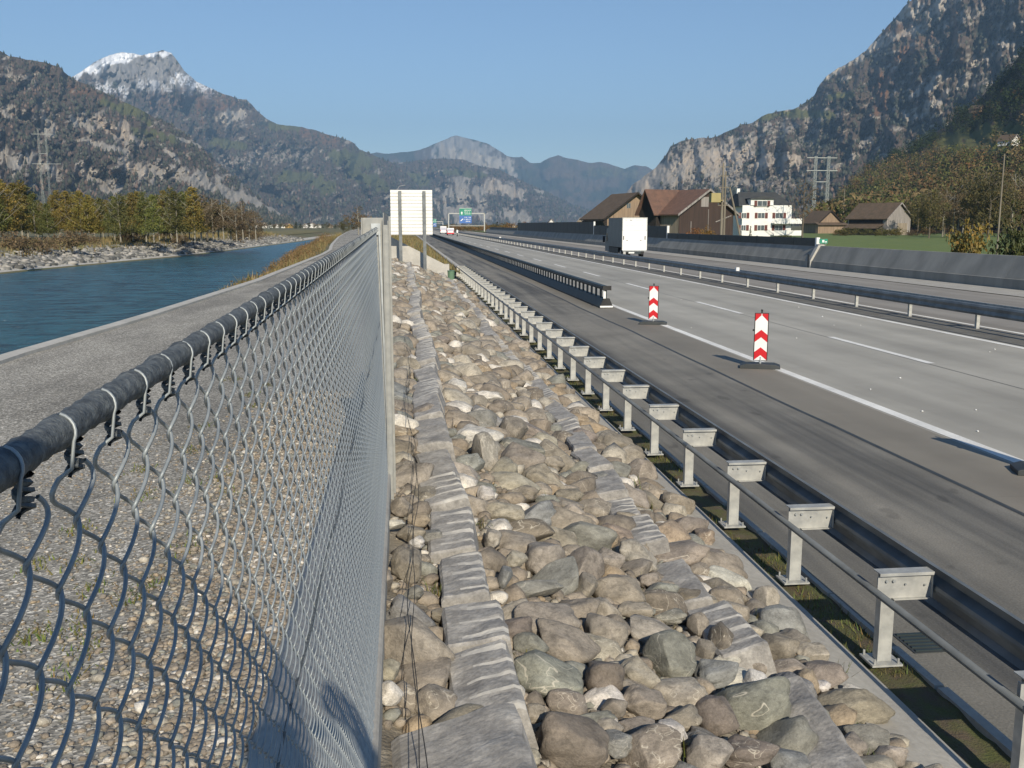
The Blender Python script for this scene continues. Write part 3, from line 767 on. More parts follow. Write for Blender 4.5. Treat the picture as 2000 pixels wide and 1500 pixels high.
# rounded pebbles beside the plinth, seen through the fence
peb = []
for _ in range(12000):
    y = 1.6 + 9 * rg.random() ** 1.2
    x = -0.57 - abs(rg.gauss(0, 0.34 + 0.0 * y)) * (1.0 if y > 3 else 1.25); r0 = rg.uniform(0.008, 0.020)
    if rg.random() < 0.06: r0 *= 1.5
    peb.append((np.array([x, y, PATHZ + r0 * 0.35]), np.array([r0 * rg.uniform(1, 1.5), r0, r0 * 0.6]), rrot(0.3)))
for _ in range(8000):
    y = 1.6 + 7 * rg.random() ** 1.1; x = -0.6 - 2.6 * rg.random() ** 1.6; r0 = rg.uniform(0.004, 0.011)
    peb.append((np.array([x, y, PATHZ + r0 * 0.3]), np.array([r0 * rg.uniform(1, 1.5), r0, r0 * 0.6]), rrot(0.3)))
ob = pile('pebble_gravel', peb, ROCKL, M['stones'], None); ob.name = 'pebble_gravel'

# ================================================================== blades and clumps
def blades(name, pts, h, w, m, lean=0.5, parent=None, seg=1, seed=0):
    rg2 = np.random.default_rng(seed); P = np.asarray(pts, float); n = len(P)
    a = rg2.uniform(0, 2 * math.pi, n); hh = rg2.uniform(h[0], h[1], n) * (P[:, 3] if P.shape[1] > 3 else 1)
    d = np.stack([np.cos(a), np.sin(a), 0 * a], 1); s = np.stack([-np.sin(a), np.cos(a), 0 * a], 1)
    le = rg2.uniform(0, lean, n)
    B = P[:, :3]; ww = (rg2.uniform(0.6, 1.3, n) * w)[:, None]
    top = B + d * (le * hh)[:, None] + np.array([0, 0, 1.0]) * hh[:, None]
    V = np.stack([B - s * ww, B + s * ww, top], 1).reshape(-1, 3)
    Fc = np.arange(3 * n).reshape(-1, 3)
    o = put(name, mesh_np(name, V, Fc), m, parent); o['kind'] = 'stuff'; return o
pts = []
for _ in range(16000):
    y = 8 + 190 * rg.random() ** 0.85
    t = rg.random() ** 0.8
    if y < 22 and rg.random() < 0.85: continue
    kx, ne = kerb_x(y), near_edge(y)
    x = kx - 0.3 + (ne - kx + 0.5) * t if y > 24 else kx - 0.3 - 1.0 * t
    z = np.interp(x, [ne + 0.3, kx - 0.9], [-1.45, 0.95])
    cl = float(fbm(np.array(x * 0.5), np.array(y * 0.25), 2, 3)); s = 0.3 + 1.3 * max(cl - 0.3, 0)
    s *= float(np.interp(y, [20, 40, 70, 120], [0.25, 0.5, 0.8, 1.2]))
    pts.append((x, y, z, s))
blades('bank_grass', pts, (0.3, 1.2), 0.022, M['grass_dry'], 0.9, seed=1)
pts = []
for _ in range(9000):
    y = 1.8 + 24 * rg.random() ** 1.5; x = 3.13 + 0.32 * rg.random()
    if fbm(np.array(x * 3.0), np.array(y * 1.3), 2, 8) < 0.42: continue
    pts.append((x, y, -0.01, 1))
for _ in range(60):
    x0, y0 = rg.uniform(0.1, 2.9), 2.2 + 12 * rg.random() ** 1.3
    for _ in range(26): pts.append((x0 + rg.gauss(0, 0.035), y0 + rg.gauss(0, 0.05), slope_z(x0) + 0.0, 1.3))
blades('strip_grass', pts, (0.02, 0.075), 0.004, M['grass_green'], 1.2, seed=2)
pts = []
for _ in range(24):
    x0, y0 = -1.2 - 0.8 * rg.random(), 2.6 + 9 * rg.random()
    for _ in range(60): pts.append((x0 + rg.gauss(0, 0.05), y0 + rg.gauss(0, 0.09), PATHZ, 1))
blades('path_weeds', pts, (0.01, 0.04), 0.005, M['grass_green'], 1.6, seed=3)

# ------------------------------------------------------------------ leafy volumes
def leaves(centers, radii, n, size, seed, squash=1.0):
    """n leaf-sized quads spread through a set of clumps"""
    rg2 = np.random.default_rng(seed)
    C = np.asarray(centers, float); R = np.asarray(radii, float)
    p = (R ** 2) / (R ** 2).sum(); k = rg2.choice(len(C), n, p=p)
    d = rg2.normal(size=(n, 3)); d /= np.linalg.norm(d, axis=1)[:, None]
    r = rg2.uniform(0.25, 1, n) ** 0.5
    P = C[k] + d * (r * R[k])[:, None] * np.array([1, 1, squash])
    a = rg2.normal(size=(n, 3)); a /= np.linalg.norm(a, axis=1)[:, None]
    bq = np.cross(a, rg2.normal(size=(n, 3))); bq /= np.linalg.norm(bq, axis=1)[:, None]
    s = (rg2.uniform(0.5, 1.3, n) * size)[:, None]
    V = np.stack([P - a * s - bq * s * 0.3, P + bq * s * 0.55, P + a * s + bq * s * 0.2, P - bq * s * 0.6], 1).reshape(-1, 3)
    return V, np.arange(4 * n).reshape(-1, 4)
def conifer_crown(h, r, seed, n, size, z0=0.22):
    rr = random.Random(seed); c, rad = [], []
    for _ in range(64):
        t = rr.random(); z = h * (z0 + (1 - z0) * t); rmax = r * (1 - t) ** 0.75 + 0.12 * r
        a = rr.uniform(0, 6.28); q = rmax * rr.uniform(0.3, 0.95)
        c.append((q * math.cos(a), q * math.sin(a), z)); rad.append(r * rr.uniform(0.26, 0.44) * (1.15 - 0.45 * t))
    return leaves(c, rad, n, size, seed, 0.7)
def round_crown(h, r, seed, n, size, z0=0.3, gap=30):
    rr = random.Random(seed); c, rad = [], []
    for _ in range(gap):
        th = rr.uniform(0, 6.28); ph = rr.uniform(-1, 1); q = rr.uniform(0.35, 0.95)
        zc = h * (z0 + (1 - z0) * 0.5); rz = h * (1 - z0) * 0.5
        c.append((r * q * math.cos(th) * math.sqrt(1 - ph * ph), r * q * math.sin(th) * math.sqrt(1 - ph * ph), zc + rz * q * ph)); rad.append(r * rr.uniform(0.18, 0.36))
    return leaves(c, rad, n, size, seed, 0.85)
def trunk_mesh(name, h, r, seed, limbs=8, m='bark', lh=0.25, reach=0.45):
    rr = random.Random(seed); b = MB()
    pts = [(0.03 * h * (rr.random() - 0.5) * k / 4, 0.03 * h * (rr.random() - 0.5) * k / 4, -0.15 + h * 0.97 * k / 6) for k in range(7)]
    b.tube(pts, [r * (1 - 0.14 * k) for k in range(7)], 6)
    for _ in range(limbs):
        t = rr.uniform(lh, 0.9); z = h * t; a = rr.uniform(0, 6.28); l = h * reach * (1 - t) * rr.uniform(0.6, 1.1) + 0.1 * h
        p0 = Vector((0, 0, z)); p1 = p0 + Vector((math.cos(a) * l * 0.5, math.sin(a) * l * 0.5, l * 0.35)); p2 = p1 + Vector((math.cos(a + 0.3) * l * 0.5, math.sin(a + 0.3) * l * 0.5, l * 0.45))
        b.tube([p0, p1, p2], [r * 0.4, r * 0.25, r * 0.08], 4)
        for _ in range(2):
            q = p1.lerp(p2, rr.random()); e = q + Vector((rr.uniform(-1, 1), rr.uniform(-1, 1), rr.uniform(0.2, 1))) * l * 0.3
            b.tube([q, e], [r * 0.14, r * 0.04], 3)
    me = bpy.data.meshes.new(name); me.from_pydata(b.v, [], b.f); me.update(); me.materials.append(M[m]); return me
KIND = {}
def kind(key, h, r, style, leaf, n, size, bark='bark', variants=3, **kw):
    L_ = []
    for v in range(variants):
        sd = abs(hash(key)) % 1000 if False else sum(map(ord, key)) + v * 31
        V, Fc = (conifer_crown if style == 'con' else round_crown)(h, r, sd, n, size, **kw)
        me = mesh_np('crown', V, Fc); me.materials.append(M[leaf])
        L_.append((me, trunk_mesh('trunk', h, h * 0.016, sd, m=bark)))
    KIND[key] = L_
kind('larch', 10, 2.5, 'con', 'leaf_gold', 4200, 0.16, 'palebark', 4, z0=0.20)
kind('pine', 10, 2.6, 'con', 'leaf_green', 4200, 0.16, 'palebark', 4, z0=0.20)
kind('brown', 8, 2.6, 'rnd', 'leaf_brown', 2600, 0.11, 'palebark', 3, z0=0.15)
kind('olive', 10, 3.4, 'rnd', 'leaf_olive', 3000, 0.16, 'bark', 3, z0=0.12, gap=40)
kind('bare', 10, 3.0, 'rnd', 'leaf_brown', 900, 0.10, 'bark', 2, z0=0.3)
kind('bush', 2, 1.6, 'rnd', 'leaf_olive', 1300, 0.10, 'bark', 3, z0=0.0)
kind('dryb', 2, 1.6, 'rnd', 'leaf_brown', 1300, 0.09, 'bark', 3, z0=0.0)
kind('dark', 9, 2.0, 'con', 'leaf_dark', 2200, 0.17, 'bark', 2, z0=0.03)
def tree(name, key, x, y, z, h, label, cat='tree', group=None, wide=1.0, tint=(1, 1, 1), i=0, rz=None):
    me, tr = KIND[key][i % len(KIND[key])]
    H = {'larch': 10, 'pine': 10, 'brown': 8, 'olive': 10, 'bare': 10, 'bush': 2, 'dryb': 2, 'dark': 9}[key]
    s = h / H
    t = thing(name, label, cat, (x, y, z), rz if rz is not None else (i * 2.4) % 6.28, group)
    t.scale = (s * wide, s * wide, s)
    c = put('crown', me, parent=t); c.color = (*tint, 1)
    put('trunk', tr, parent=t)
    return t
# low brush on the near river bank
_c, _r = [], []
for _ in range(260):
    y = 34 + 120 * rg.random(); kx, ne = kerb_x(y), near_edge(y); x = kx - 0.8 + (ne - kx + 1.2) * rg.random() ** 0.9
    z = float(np.interp(x, [ne + 0.3, kx - 0.9], [-1.45, 0.95])); q = rg.uniform(0.25, 0.7) * float(np.interp(y, [34, 60, 110], [0.5, 1.0, 1.5])); _c.append((x, y, z + q * 0.5)); _r.append(q)
_V, _F = leaves(_c, _r, 26000, 0.055, 44, 0.8); _me = mesh_np('bank_brush', _V, _F); _me.materials.append(M['leaf_brown']); tag(put('bank_brush', _me), kind='stuff').color = (1.3, 1.1, 0.8, 1)
ORD = 'first second third fourth fifth sixth seventh eighth ninth tenth eleventh twelfth thirteenth fourteenth fifteenth sixteenth seventeenth eighteenth nineteenth twentieth'.split()
ORD += ['twenty-' + o for o in ORD[:9]] + ['thirtieth'] + ['thirty-' + o for o in ORD[:9]] + ['fortieth'] + ['forty-' + o for o in ORD[:9]] + ['fiftieth'] + ['fifty-' + o for o in ORD[:9]]
# row of larches and pines beyond the river
row = []
rr = random.Random(21)
px = -70
while px < 500:
    gold = rr.random() < (0.5 if px < 400 else 0.25)
    key = 'larch' if gold else 'pine'
    if px > 385: key = rr.choice(('brown', 'olive', 'brown'))
    top = float(np.interp(px, [-70, 0, 25, 60, 75, 85, 100, 130, 200, 250, 280, 300, 330, 372, 390, 430, 480, 500], [350, 356, 355, 365, 385, 400, 385, 372, 385, 382, 374, 378, 370, 368, 372, 388, 398, 405])) + rr.uniform(-5, 8)
    y = rr.uniform(138, 165); row.append((px, y, top, key)); px += rr.uniform(10, 15)
for i, (px, y, top, key) in enumerate(row):
    zb = 0.7; x = float(on_y(px, 440, y)[0]); h = float(on_y(px, top, y)[2]) - zb
    adj = {'larch': 'golden larch', 'pine': 'green pine with yellowing needles', 'brown': 'leafless brown tree', 'olive': 'olive leaved tree'}[key]
    k = rr.uniform(0.8, 1.15)
    tree({'larch': 'larch_tree', 'pine': 'pine_tree', 'brown': 'bare_tree', 'olive': 'broadleaf_tree'}[key], key, x, y, zb, h, '%s, %s tree from the left in the row across the river' % (adj, ORD[i]), 'tree', 'trees in the row across the river', 1.0 if px < 385 else 1.25, (k, k * rr.uniform(0.92, 1.05), k), i)
# second, darker row behind that closes the gaps low down
for i in range(26):
    px = -60 + i * 22 + rr.uniform(-5, 5); y = rr.uniform(172, 190); top = float(np.interp(px, [-70, 60, 85, 130, 250, 300, 372, 430, 480, 520], [372, 388, 408, 394, 398, 394, 388, 402, 410, 420]))
    x = float(on_y(px, 440, y)[0]); h = float(on_y(px, top, y)[2]) - 0.7; k = rr.uniform(0.6, 0.9)
    if px < 480: tree('pine_tree', 'pine' if i % 2 else 'larch', x, y, 0.7, h, 'darker pine, %s from the left in the hind row across the river' % ORD[i], 'tree', 'trees in the hind row across the river', 1.2, (k, k, k), i)
# bushes on the far bank
for i, (px, py, h) in enumerate(((20, 478, 2.2), (60, 486, 2.0), (140, 476, 2.3), (165, 470, 1.8), (255, 466, 2.6), (322, 460, 2.6), (352, 466, 1.5), (470, 462, 2.4), (500, 460, 1.9), (90, 478, 1.6))):
    y = 106.0 - 0.02 * px; w = on_z(px, py + 8, 0.35); y = float(np.clip(w[1], 80, 190)); x = float(on_y(px, 450, y)[0])
    tree('dry_bush', 'dryb', x, y, 0.1, h, 'brown leafless bush on the far river bank, %s from the left' % ORD[i], 'bush', 'bushes on the far river bank', 1.3, (1, 0.95, 0.9), i)
# far bank: riprap, pale ledge at the waterline, grass above
rip = tag(bpy.data.objects.new('far_bank_ground', None), kind='structure')
ys2 = [y for y in YS if 20 <= y <= 420]
b = MB(); b.v = [p for y in ys2 for p in ((far_edge(y) - 17.5, y, 0.78), (far_edge(y) - 9.5, y, 0.58), (far_edge(y) - 6.5, y, 0.0))]
b.f = [(3 * j + i, 3 * j + i + 1, 3 * j + 4 + i, 3 * j + 3 + i) for j in range(len(ys2) - 1) for i in range(2)]
tag(b.build('far_bank_grass_ground', M['drygrass'], fix=False), kind='structure')
b = MB(); b.v = [p for y in ys2 for p in ((far_edge(y) - 2.2, y, -0.95), (far_edge(y) - 0.6, y, -1.25), (far_edge(y) - 0.1, y, -1.6))]
b.f = [(3 * j + i, 3 * j + i + 1, 3 * j + 4 + i, 3 * j + 3 + i) for j in range(len(ys2) - 1) for i in range(2)]
fbank = tag(b.build('far_bank_ledge_ground', M['kerb'], fix=False), kind='structure')
cand = []
for _ in range(5200):
    y = 55 + 230 * rg.random() ** 1.35; t = rg.random(); fe = far_edge(y)
    x = fe - 0.8 - 7.2 * t ; z = np.interp(x, [fe - 10, fe - 0.5], [0.55, -1.35]); r0 = rg.uniform(0.2, 0.58) * (1 if t < 0.8 else 0.7)
    cand.append((x, y, z, r0 * (0.75 if t > 0.5 else 1)))
cand.sort(key=lambda c: -c[3] / c[1])
PG = [(0.20, 0.195, 0.18), (0.14, 0.14, 0.13), (0.27, 0.26, 0.235), (0.09, 0.09, 0.085), (0.36, 0.34, 0.31)]
BR = []
for i in range(6):
    v, f = rock_shape(2, 700 + i, 3.2, 0.6); me = mesh_np('riprap_stone', v, f, False); me.materials.append(M['stone']); BR.append(me)
for i, (x, y, z, r0) in enumerate(cand[:290]):
    o = put('riprap_stone', BR[i % 6], parent=fbank, loc=(x, y, z + 0.1), rot=(rg.uniform(-0.6, 0.6), rg.uniform(-0.6, 0.6), rg.uniform(0, 6)), scale=(r0 * 1.2, r0, r0 * 0.6))
    c = rg.choice(PG); o.color = (*c, 1)
items = [(np.array([x, y, z + 0.08]), np.array([r0 * 1.2, r0, r0 * 0.6]), rrot(0.6)) for (x, y, z, r0) in cand[290:]]
def ripmat():
    m, N, L, P = newmat('grey_riprap'); P.inputs['Roughness'].default_value = 0.9
    g = N.new('ShaderNodeNewGeometry')
    r = ramp(N, L, g.outputs['Random Per Island'], [(i / 5, c) for i, c in enumerate(PG)], 'CONSTANT'); L.new(r.outputs[0], P.inputs['Base Color']); return m
M['rip'] = ripmat()
pile('riprap_rubble', items, ROCKL, M['rip'], fbank)
pts = []
for _ in range(9000):
    y = 60 + 220 * rg.random(); fe = far_edge(y); t = rg.random() ** 0.7
    x = fe - 3.5 - 11 * t
    if x > fe - 6.0 and fbm(np.array(x * 0.3), np.array(y * 0.15), 2, 77) < 0.52: continue
    z = np.interp(x, [fe - 17, fe - 10, fe - 0.5], [0.75, 0.55, -1.35]); pts.append((x, y, z, 1))
blades('far_bank_grass', pts, (0.3, 0.9), 0.07, M['grass_dry'], 0.7, seed=5)

# ================================================================== chain-link fence
DY = 0.036; PH = 0.054
RZ = lambda y: EYE - 0.113 + 0.012 * y
M['postzinc'] = basic('dull_zinc', (0.34, 0.34, 0.32), (0.27, 0.275, 0.265), 18, 4, 0.6, 0.15, kind='obj')
fence = thing('chain_link_fence', 'galvanised chain-link fence with dark top rail beside the gravel path, close to the viewer', 'fence')
b = MB(); pts = []; k = 0; yy = -1.6
rads = []
while yy < 6.93:
    pts.append((-0.18, yy, RZ(yy))); rads.append(0.0081 + 0.0005 * math.sin(yy * 2 * math.pi / 0.0186) + 0.0010 * float(vnoise(np.array(yy * 110), np.array(0.5), 3)) + 0.0016 * max(0.0, 1 - abs(((yy - 0.30 + 0.036) % 0.072) - 0.036) / 0.008)); yy += 0.0062
b.tube(pts, rads, 12)
b.build('top_rail', M['railcoat'], fence, smooth=True)
def wire_mesh(ph, nper=34, q=8, sides=5, r=0.00145, hook=True):
    pts = []; dz = PH / 2 / q
    # hook over the rail
    for a in (np.linspace(78, -25, 7) if hook else ()):
        pts.append((0.0099 * math.cos(math.radians(a)), 0.004 * (a - 90) / 110 + 0.003, 0.0099 * math.sin(math.radians(a))))
    if hook: pts.append((0.008, -0.004, -0.018))
    z = -0.024
    n = int(nper * 2 * q)
    for i in range(n):
        u = (i / q + ph) % 2.0
        tri = 1 - abs(u - 1) * 2            # -1..1..-1
        s = math.sin(tri * math.pi / 2 * 0.92) / math.sin(math.pi / 2 * 0.92)
        s = 0.75 * s + 0.25 * tri
        x = -0.0038 * math.sin(math.pi * u)
        zz = z - i * dz
        pts.append((x + 0.050 * (-zz) / 2.0, (DY / 2 + 0.0016) * s * min(1, 0.15 + i / 5.0), zz))
    b = MB(); b.tube(pts, [r * (0.72 if (hook and i < 8) else 1.0) for i in range(len(pts))], sides, False); bo = bpy.data.meshes.new('wire'); bo.from_pydata(b.v, [], b.f); bo.update()
    bo.polygons.foreach_set('use_smooth', np.ones(len(bo.polygons), bool)); bo.materials.append(M['wire']); return bo
W0 = [wire_mesh(0.0), wire_mesh(1.0, hook=False)]
k = 0; y = 0.30
while y < 6.88:
    put('wire', W0[k % 2], parent=fence, loc=(-0.18, y, RZ(y))); y += DY; k += 1
# little twisted ends under the rail
def knot():
    b = MB(); pts = []
    for i in range(22):
        t = i / 21; a = t * 2 * math.pi * 2.6
        pts.append((0.0034 * math.cos(a) + 0.001, 0.0045 * math.sin(a), -0.009 - 0.020 * t))
    b.tube(pts, 0.0014, 4, False)
    pts = [(0.0034 * math.cos(t * 14 + 3.1), 0.0055 * math.sin(t * 14 + 3.1), -0.009 - 0.018 * t) for t in np.linspace(0, 1, 18)]
    b.tube(pts, 0.0017, 4, False)
    me = bpy.data.meshes.new('wire_twist'); me.from_pydata(b.v, [], b.f); me.update(); me.materials.append(M['railcoat']); return me
KN = knot(); y = 0.30 + DY * 0.5
while y < 6.88:
    put('wire_twist', KN, parent=fence, loc=(-0.178, y, RZ(y) + 0.002)); y += DY * 2
# tension wire
b = MB(); pts = [(-0.163 + 0.003 * math.sin(t * 9), t, EYE - 0.66 + 0.006 * math.sin(t * 5)) for t in np.arange(0.3, 6.95, 0.08)]
b.tube(pts, 0.0022, 5); b.build('tension_wire', M['railcoat'], fence)
# end post: I-section with its web to the viewer, and the ribbed plate beside it
PY = 6.97
b = MB()
zt = EYE + 0.045; zb_ = EYE - 2.06
b.box((-0.276, PY, zb_), (-0.135, PY + 0.008, zt))
b.box((-0.283, PY - 0.045, zb_), (-0.276, PY + 0.05, zt)); b.box((-0.135, PY - 0.045, zb_), (-0.128, PY + 0.05, zt))
b.box((-0.128, PY - 0.035, zb_ + 0.01), (-0.100, PY - 0.028, zt - 0.05)); b.box((-0.100, PY - 0.035, zb_ + 0.02), (-0.094, PY + 0.08, zt - 0.02))
b.box((-0.094, PY + 0.04, zb_ + 0.04), (-0.078, PY + 0.046, zt + 0.01))
post = b.build('post', M['postzinc'], fence, bevel=0.0015)
b = MB(); b.add([(-0.128, PY + 0.06, zt - 0.05), (-0.128, PY + 0.06, zt + 0.045), (-0.122, PY + 1.9, zt + 0.03), (-0.122, PY + 1.9, zt - 0.1)], [(0, 1, 2, 3)])
b.box((-0.132, PY + 0.06, EYE - 1.9), (-0.127, PY + 1.9, zt + 0.035)); b.build('steel_plate', M['postzinc'], fence)
b = MB(); b.tube([(-0.186, PY - 0.03, RZ(PY) + 0.004), (-0.186, PY + 0.02, RZ(PY) + 0.004)], 0.026, 10); b.box((-0.215, PY - 0.02, RZ(PY) - 0.045), (-0.150, PY - 0.001, RZ(PY) + 0.035))
b.build('rail_bracket', M['galv'], post)
b = MB(); b.bar((-0.158, PY - 0.03, EYE - 0.06), (-0.118, PY - 0.03, EYE - 2.0), 0.012, 0.006); b.build('tension_bar', M['galv'], fence)
# dark box put in for the shaded gap under the end post
b = MB(); b.box((-0.112, PY + 0.02, EYE - 2.3), (-0.06, PY + 0.3, EYE - 2.08)); b.build('post_gap_shade', M['dark'], fence)

# ================================================================== guardrail by the asphalt lane
gr = thing('guardrail', 'grey steel guardrail on square posts between the stone slope and the asphalt lane', 'guardrail')
gx = 3.27
# post
b = MB()
b.box((-0.055, -0.035, 0.0), (0.045, -0.029, 0.60)); b.box((-0.055, -0.029, 0.0), (-0.049, 0.035, 0.60)); b.box((0.039, -0.029, 0.0), (0.045, 0.035, 0.60))
pm_ = b.build('post', M['galv_flat'], gr, bevel=0.001)
b = MB(); b.box((-0.12, -0.10, 0.0), (0.10, 0.10, 0.014))
for sx in (-0.095, 0.075):
    for sy in (-0.08, 0.08): b.tube([(sx, sy, 0.01), (sx, sy, 0.05)], 0.008, 6)
bp_ = b.build('base_plate', M['galv_flat'], pm_)
# spacer: channel lying across with flanges, bolts
b = MB()
b.box((-0.09, -0.044, 0.475), (0.30, -0.038, 0.655)); b.box((-0.09, -0.072, 0.655), (0.30, 0.03, 0.662)); b.box((-0.09, -0.072, 0.640), (0.30, -0.067, 0.655))
b.box((0.02, -0.072, 0.468), (0.28, 0.02, 0.475)); b.box((0.292, -0.066, 0.475), (0.299, 0.02, 0.64)); b.box((-0.09, -0.066, 0.475), (-0.084, -0.045, 0.52))
sp_ = b.build('spacer', M['galv_flat'], gr, bevel=0.001)
b = MB()
for (bx, bz) in ((-0.03, 0.60), (0.02, 0.60), (0.245, 0.565), (0.105, 0.575)):
    b.tube([(bx, -0.045, bz), (bx, -0.060, bz)], 0.011 if bx < 0.1 else 0.007, 6)
bo_ = b.build('bolt', M['galv'], sp_)
NP = 35
for k in range(NP):
    y = 4.49 - 1.56 + 1.56 * k
    if k == 0: P_, B_, S_, O_ = pm_, bp_, sp_, bo_
    else:
        P_ = pm_.copy(); COL.objects.link(P_); P_.parent = gr
        B_ = bp_.copy(); COL.objects.link(B_); B_.parent = P_
        S_ = sp_.copy(); COL.objects.link(S_); S_.parent = gr
        O_ = bo_.copy(); COL.objects.link(O_); O_.parent = S_
    P_.location = (gx, y, 0.05); S_.location = (gx, y, 0.05)
def wbeam(x, z, sgn, ln=(0, 60), t=0.004):
    pr = [(0.00, 0.155), (0.035, 0.15), (0.07, 0.115), (0.07, 0.062), (0.006, 0.025), (0.0, 0.0), (0.006, -0.025), (0.07, -0.062), (0.07, -0.115), (0.035, -0.15), (0.0, -0.155)]
    out = [(x + sgn * a, z + c) for a, c in pr]; inn = [(x + sgn * (a + t), z + c) for a, c in pr][::-1]
    return out + inn
b = MB(); b.prism(wbeam(gx + 0.305, 0.585, 1), 'y', -2, 58); b.build('beam', M['beam'], gr)
b = MB(); b.tube([(gx - 0.105, -2, 0.575), (gx - 0.105, 58, 0.575)], 0.026, 12); pipe = b.build('pipe_rail', M['beam'], gr, smooth=True)
for yj in (4.2, 10.4, 16.6): 
    b = MB(); b.tube([(gx - 0.105, yj, 0.575), (gx - 0.105, yj + 0.16, 0.575)], 0.030, 10); b.build('sleeve', M['beam'], pipe)
# low parapet carrying on beyond the stones
b = MB(); b.prism([(3.15, -0.1), (3.15, 0.55), (3.20, 0.60), (3.40, 0.60), (3.44, 0.55), (3.44, -0.1)], 'y', 58, 320)
tag(b.build('low_parapet', M['kerb']), 'low pale concrete parapet running on from the end of the guardrail', 'parapet', kind='structure')
# drain grate
dg = thing('drain_grate', 'small dark iron drain grate in the gutter below the guardrail', 'drain', (3.78, 6.4, 0.0))
b = MB(); b.box((-0.17, -0.17, -0.02), (0.17, 0.17, 0.006)); b.build('pan', M['tar'], dg)
for k in range(6):
    b = MB(); b.box((-0.15, -0.15 + k * 0.055, 0.006), (0.15, -0.13 + k * 0.055, 0.016)); b.build('slat', M['darksteel'], dg)

# ================================================================== mobile steel barrier on the edge line
mbar = thing('mobile_steel_barrier', 'long low dark steel barrier with slots standing along the white edge line', 'barrier')
bx0, by0 = 7.42, 35.2
b = MB(); b.prism([(bx0 - 0.24, 0.0), (bx0 - 0.24, 0.05), (bx0 - 0.10, 0.34), (bx0 + 0.10, 0.34), (bx0 + 0.24, 0.05), (bx0 + 0.24, 0.0)], 'y', by0 + 0.03, 262); b.build('body', M['darksteel'], mbar)
b = MB(); b.prism([(bx0 - 0.10, 0.66), (bx0 - 0.12, 0.72), (bx0 - 0.10, 0.80), (bx0 + 0.10, 0.80), (bx0 + 0.12, 0.72), (bx0 + 0.10, 0.66)], 'y', by0, 262); b.build('rail', M['beam' if False else 'darksteel'], mbar)
pme = None
for k in range(250):
    y = by0 + 0.12 + k * 0.9
    if pme is None:
        b = MB(); b.box((-0.02, -0.13, 0.33), (0.02, 0.13, 0.67)); o = b.build('post', M['darksteel'], mbar); pme = o.data
    else: o = put('post', pme, parent=mbar)
    o.location = (bx0, y, 0)
b = MB(); b.prism([(bx0 - 0.25, 0.0), (bx0 - 0.25, 0.05), (bx0 - 0.11, 0.36), (bx0 + 0.11, 0.36), (bx0 + 0.25, 0.05), (bx0 + 0.25, 0.0)], 'y', by0 - 0.05, by0 + 0.03)
eb = b.build('end_plate', M['dark'], mbar)
b = MB(); b.box((bx0 - 0.24, by0 - 0.056, 0.03), (bx0 + 0.24, by0 - 0.051, 0.09)); b.build('stripe', M['white'], eb)
b = MB(); b.box((bx0 - 0.12, by0 - 0.04, 0.36), (bx0 - 0.03, by0 - 0.02, 0.62)); b.build('reflector', M['white'], mbar)
b = MB(); b.box((bx0 - 0.15, by0 - 0.07, 0.66), (bx0 + 0.17, by0 + 0.0, 0.82)); b.build('end_cap', M['dark'], mbar)

# ================================================================== beacons
def beacon(x, y, lab, rz=0.0):
    t = thing('guide_beacon', lab, 'beacon', (x, y, 0.0), rz, 'red and white guide beacons on the edge line')
    b = MB(); b.prism([(-0.42, 0.0), (-0.42, 0.06), (-0.30, 0.10), (0.30, 0.10), (0.42, 0.06), (0.42, 0.0)], 'y', -0.20, 0.20); b.build('foot', M['tar'], t, bevel=0.008)
    b = MB(); b.tube([(0, 0.0, 0.05), (0, 0.0, 0.24)], 0.028, 8); b.build('stem', M['galv'], t)
    W, Hh, z0 = 0.26, 1.0, 0.17
    b = MB(); b.box((-W / 2 - 0.018, -0.018, z0 - 0.012), (W / 2 + 0.018, 0.045, z0 + Hh + 0.012)); bd = b.build('board', M['dark'], t, bevel=0.006)
    b = MB(); b.box((-W / 2, -0.022, z0), (W / 2, -0.019, z0 + Hh)); b.build('white_face', M['white'], bd)
    # red chevrons pointing up, real bands on the face
    def band(za, zb):      # edges and point
        pk = 0.105
        prof = [(-W / 2, za), (0, za + pk), (W / 2, za), (W / 2, zb), (0, zb + pk), (-W / 2, zb)]
        m_ = MB(); m_.prism(prof, 'y', -0.0255, -0.0225); m_.build('red_chevron', M['red'], bd)
    zt_ = z0 + Hh
    band(z0 + 0.005, z0 + 0.175); band(z0 + 0.44 - 0.05, z0 + 0.44 + 0.13 - 0.02)
    m_ = MB(); m_.prism([(-W / 2, z0 + 0.78 + 0.06), (-W / 2, zt_), (-0.008, zt_), (-0.008, z0 + 0.965)], 'y', -0.0255, -0.0225); m_.build('red_chevron', M['red'], bd)
    m_ = MB(); m_.prism([(W / 2, z0 + 0.78 + 0.06), (0.008, z0 + 0.965), (0.008, zt_), (W / 2, zt_)], 'y', -0.0255, -0.0225); m_.build('red_chevron', M['red'], bd)
    b = MB(); b.tube([(0, 0.01, zt_), (0, 0.01, zt_ + 0.05)], 0.016, 8); b.tube([(0, 0.01, zt_ + 0.05), (0, 0.01, zt_ + 0.085)], 0.022, 8); b.build('lamp_pin', M['dark'], t)
    b = MB(); b.box((-W / 2 - 0.05, 0.0, z0 + 0.62), (-W / 2 - 0.018, 0.03, z0 + 0.66)); b.build('catch', M['dark'], t)
    return t
beacon(7.60, 20.0, 'nearer red and white chevron beacon standing on the white edge line', -0.35)
beacon(7.66, 29.3, 'farther red and white chevron beacon standing just before the dark steel barrier', -0.3)
beacon(7.93, 10.9, 'red and white beacon cut off at the right edge, only foot and shadow in view', -0.35)

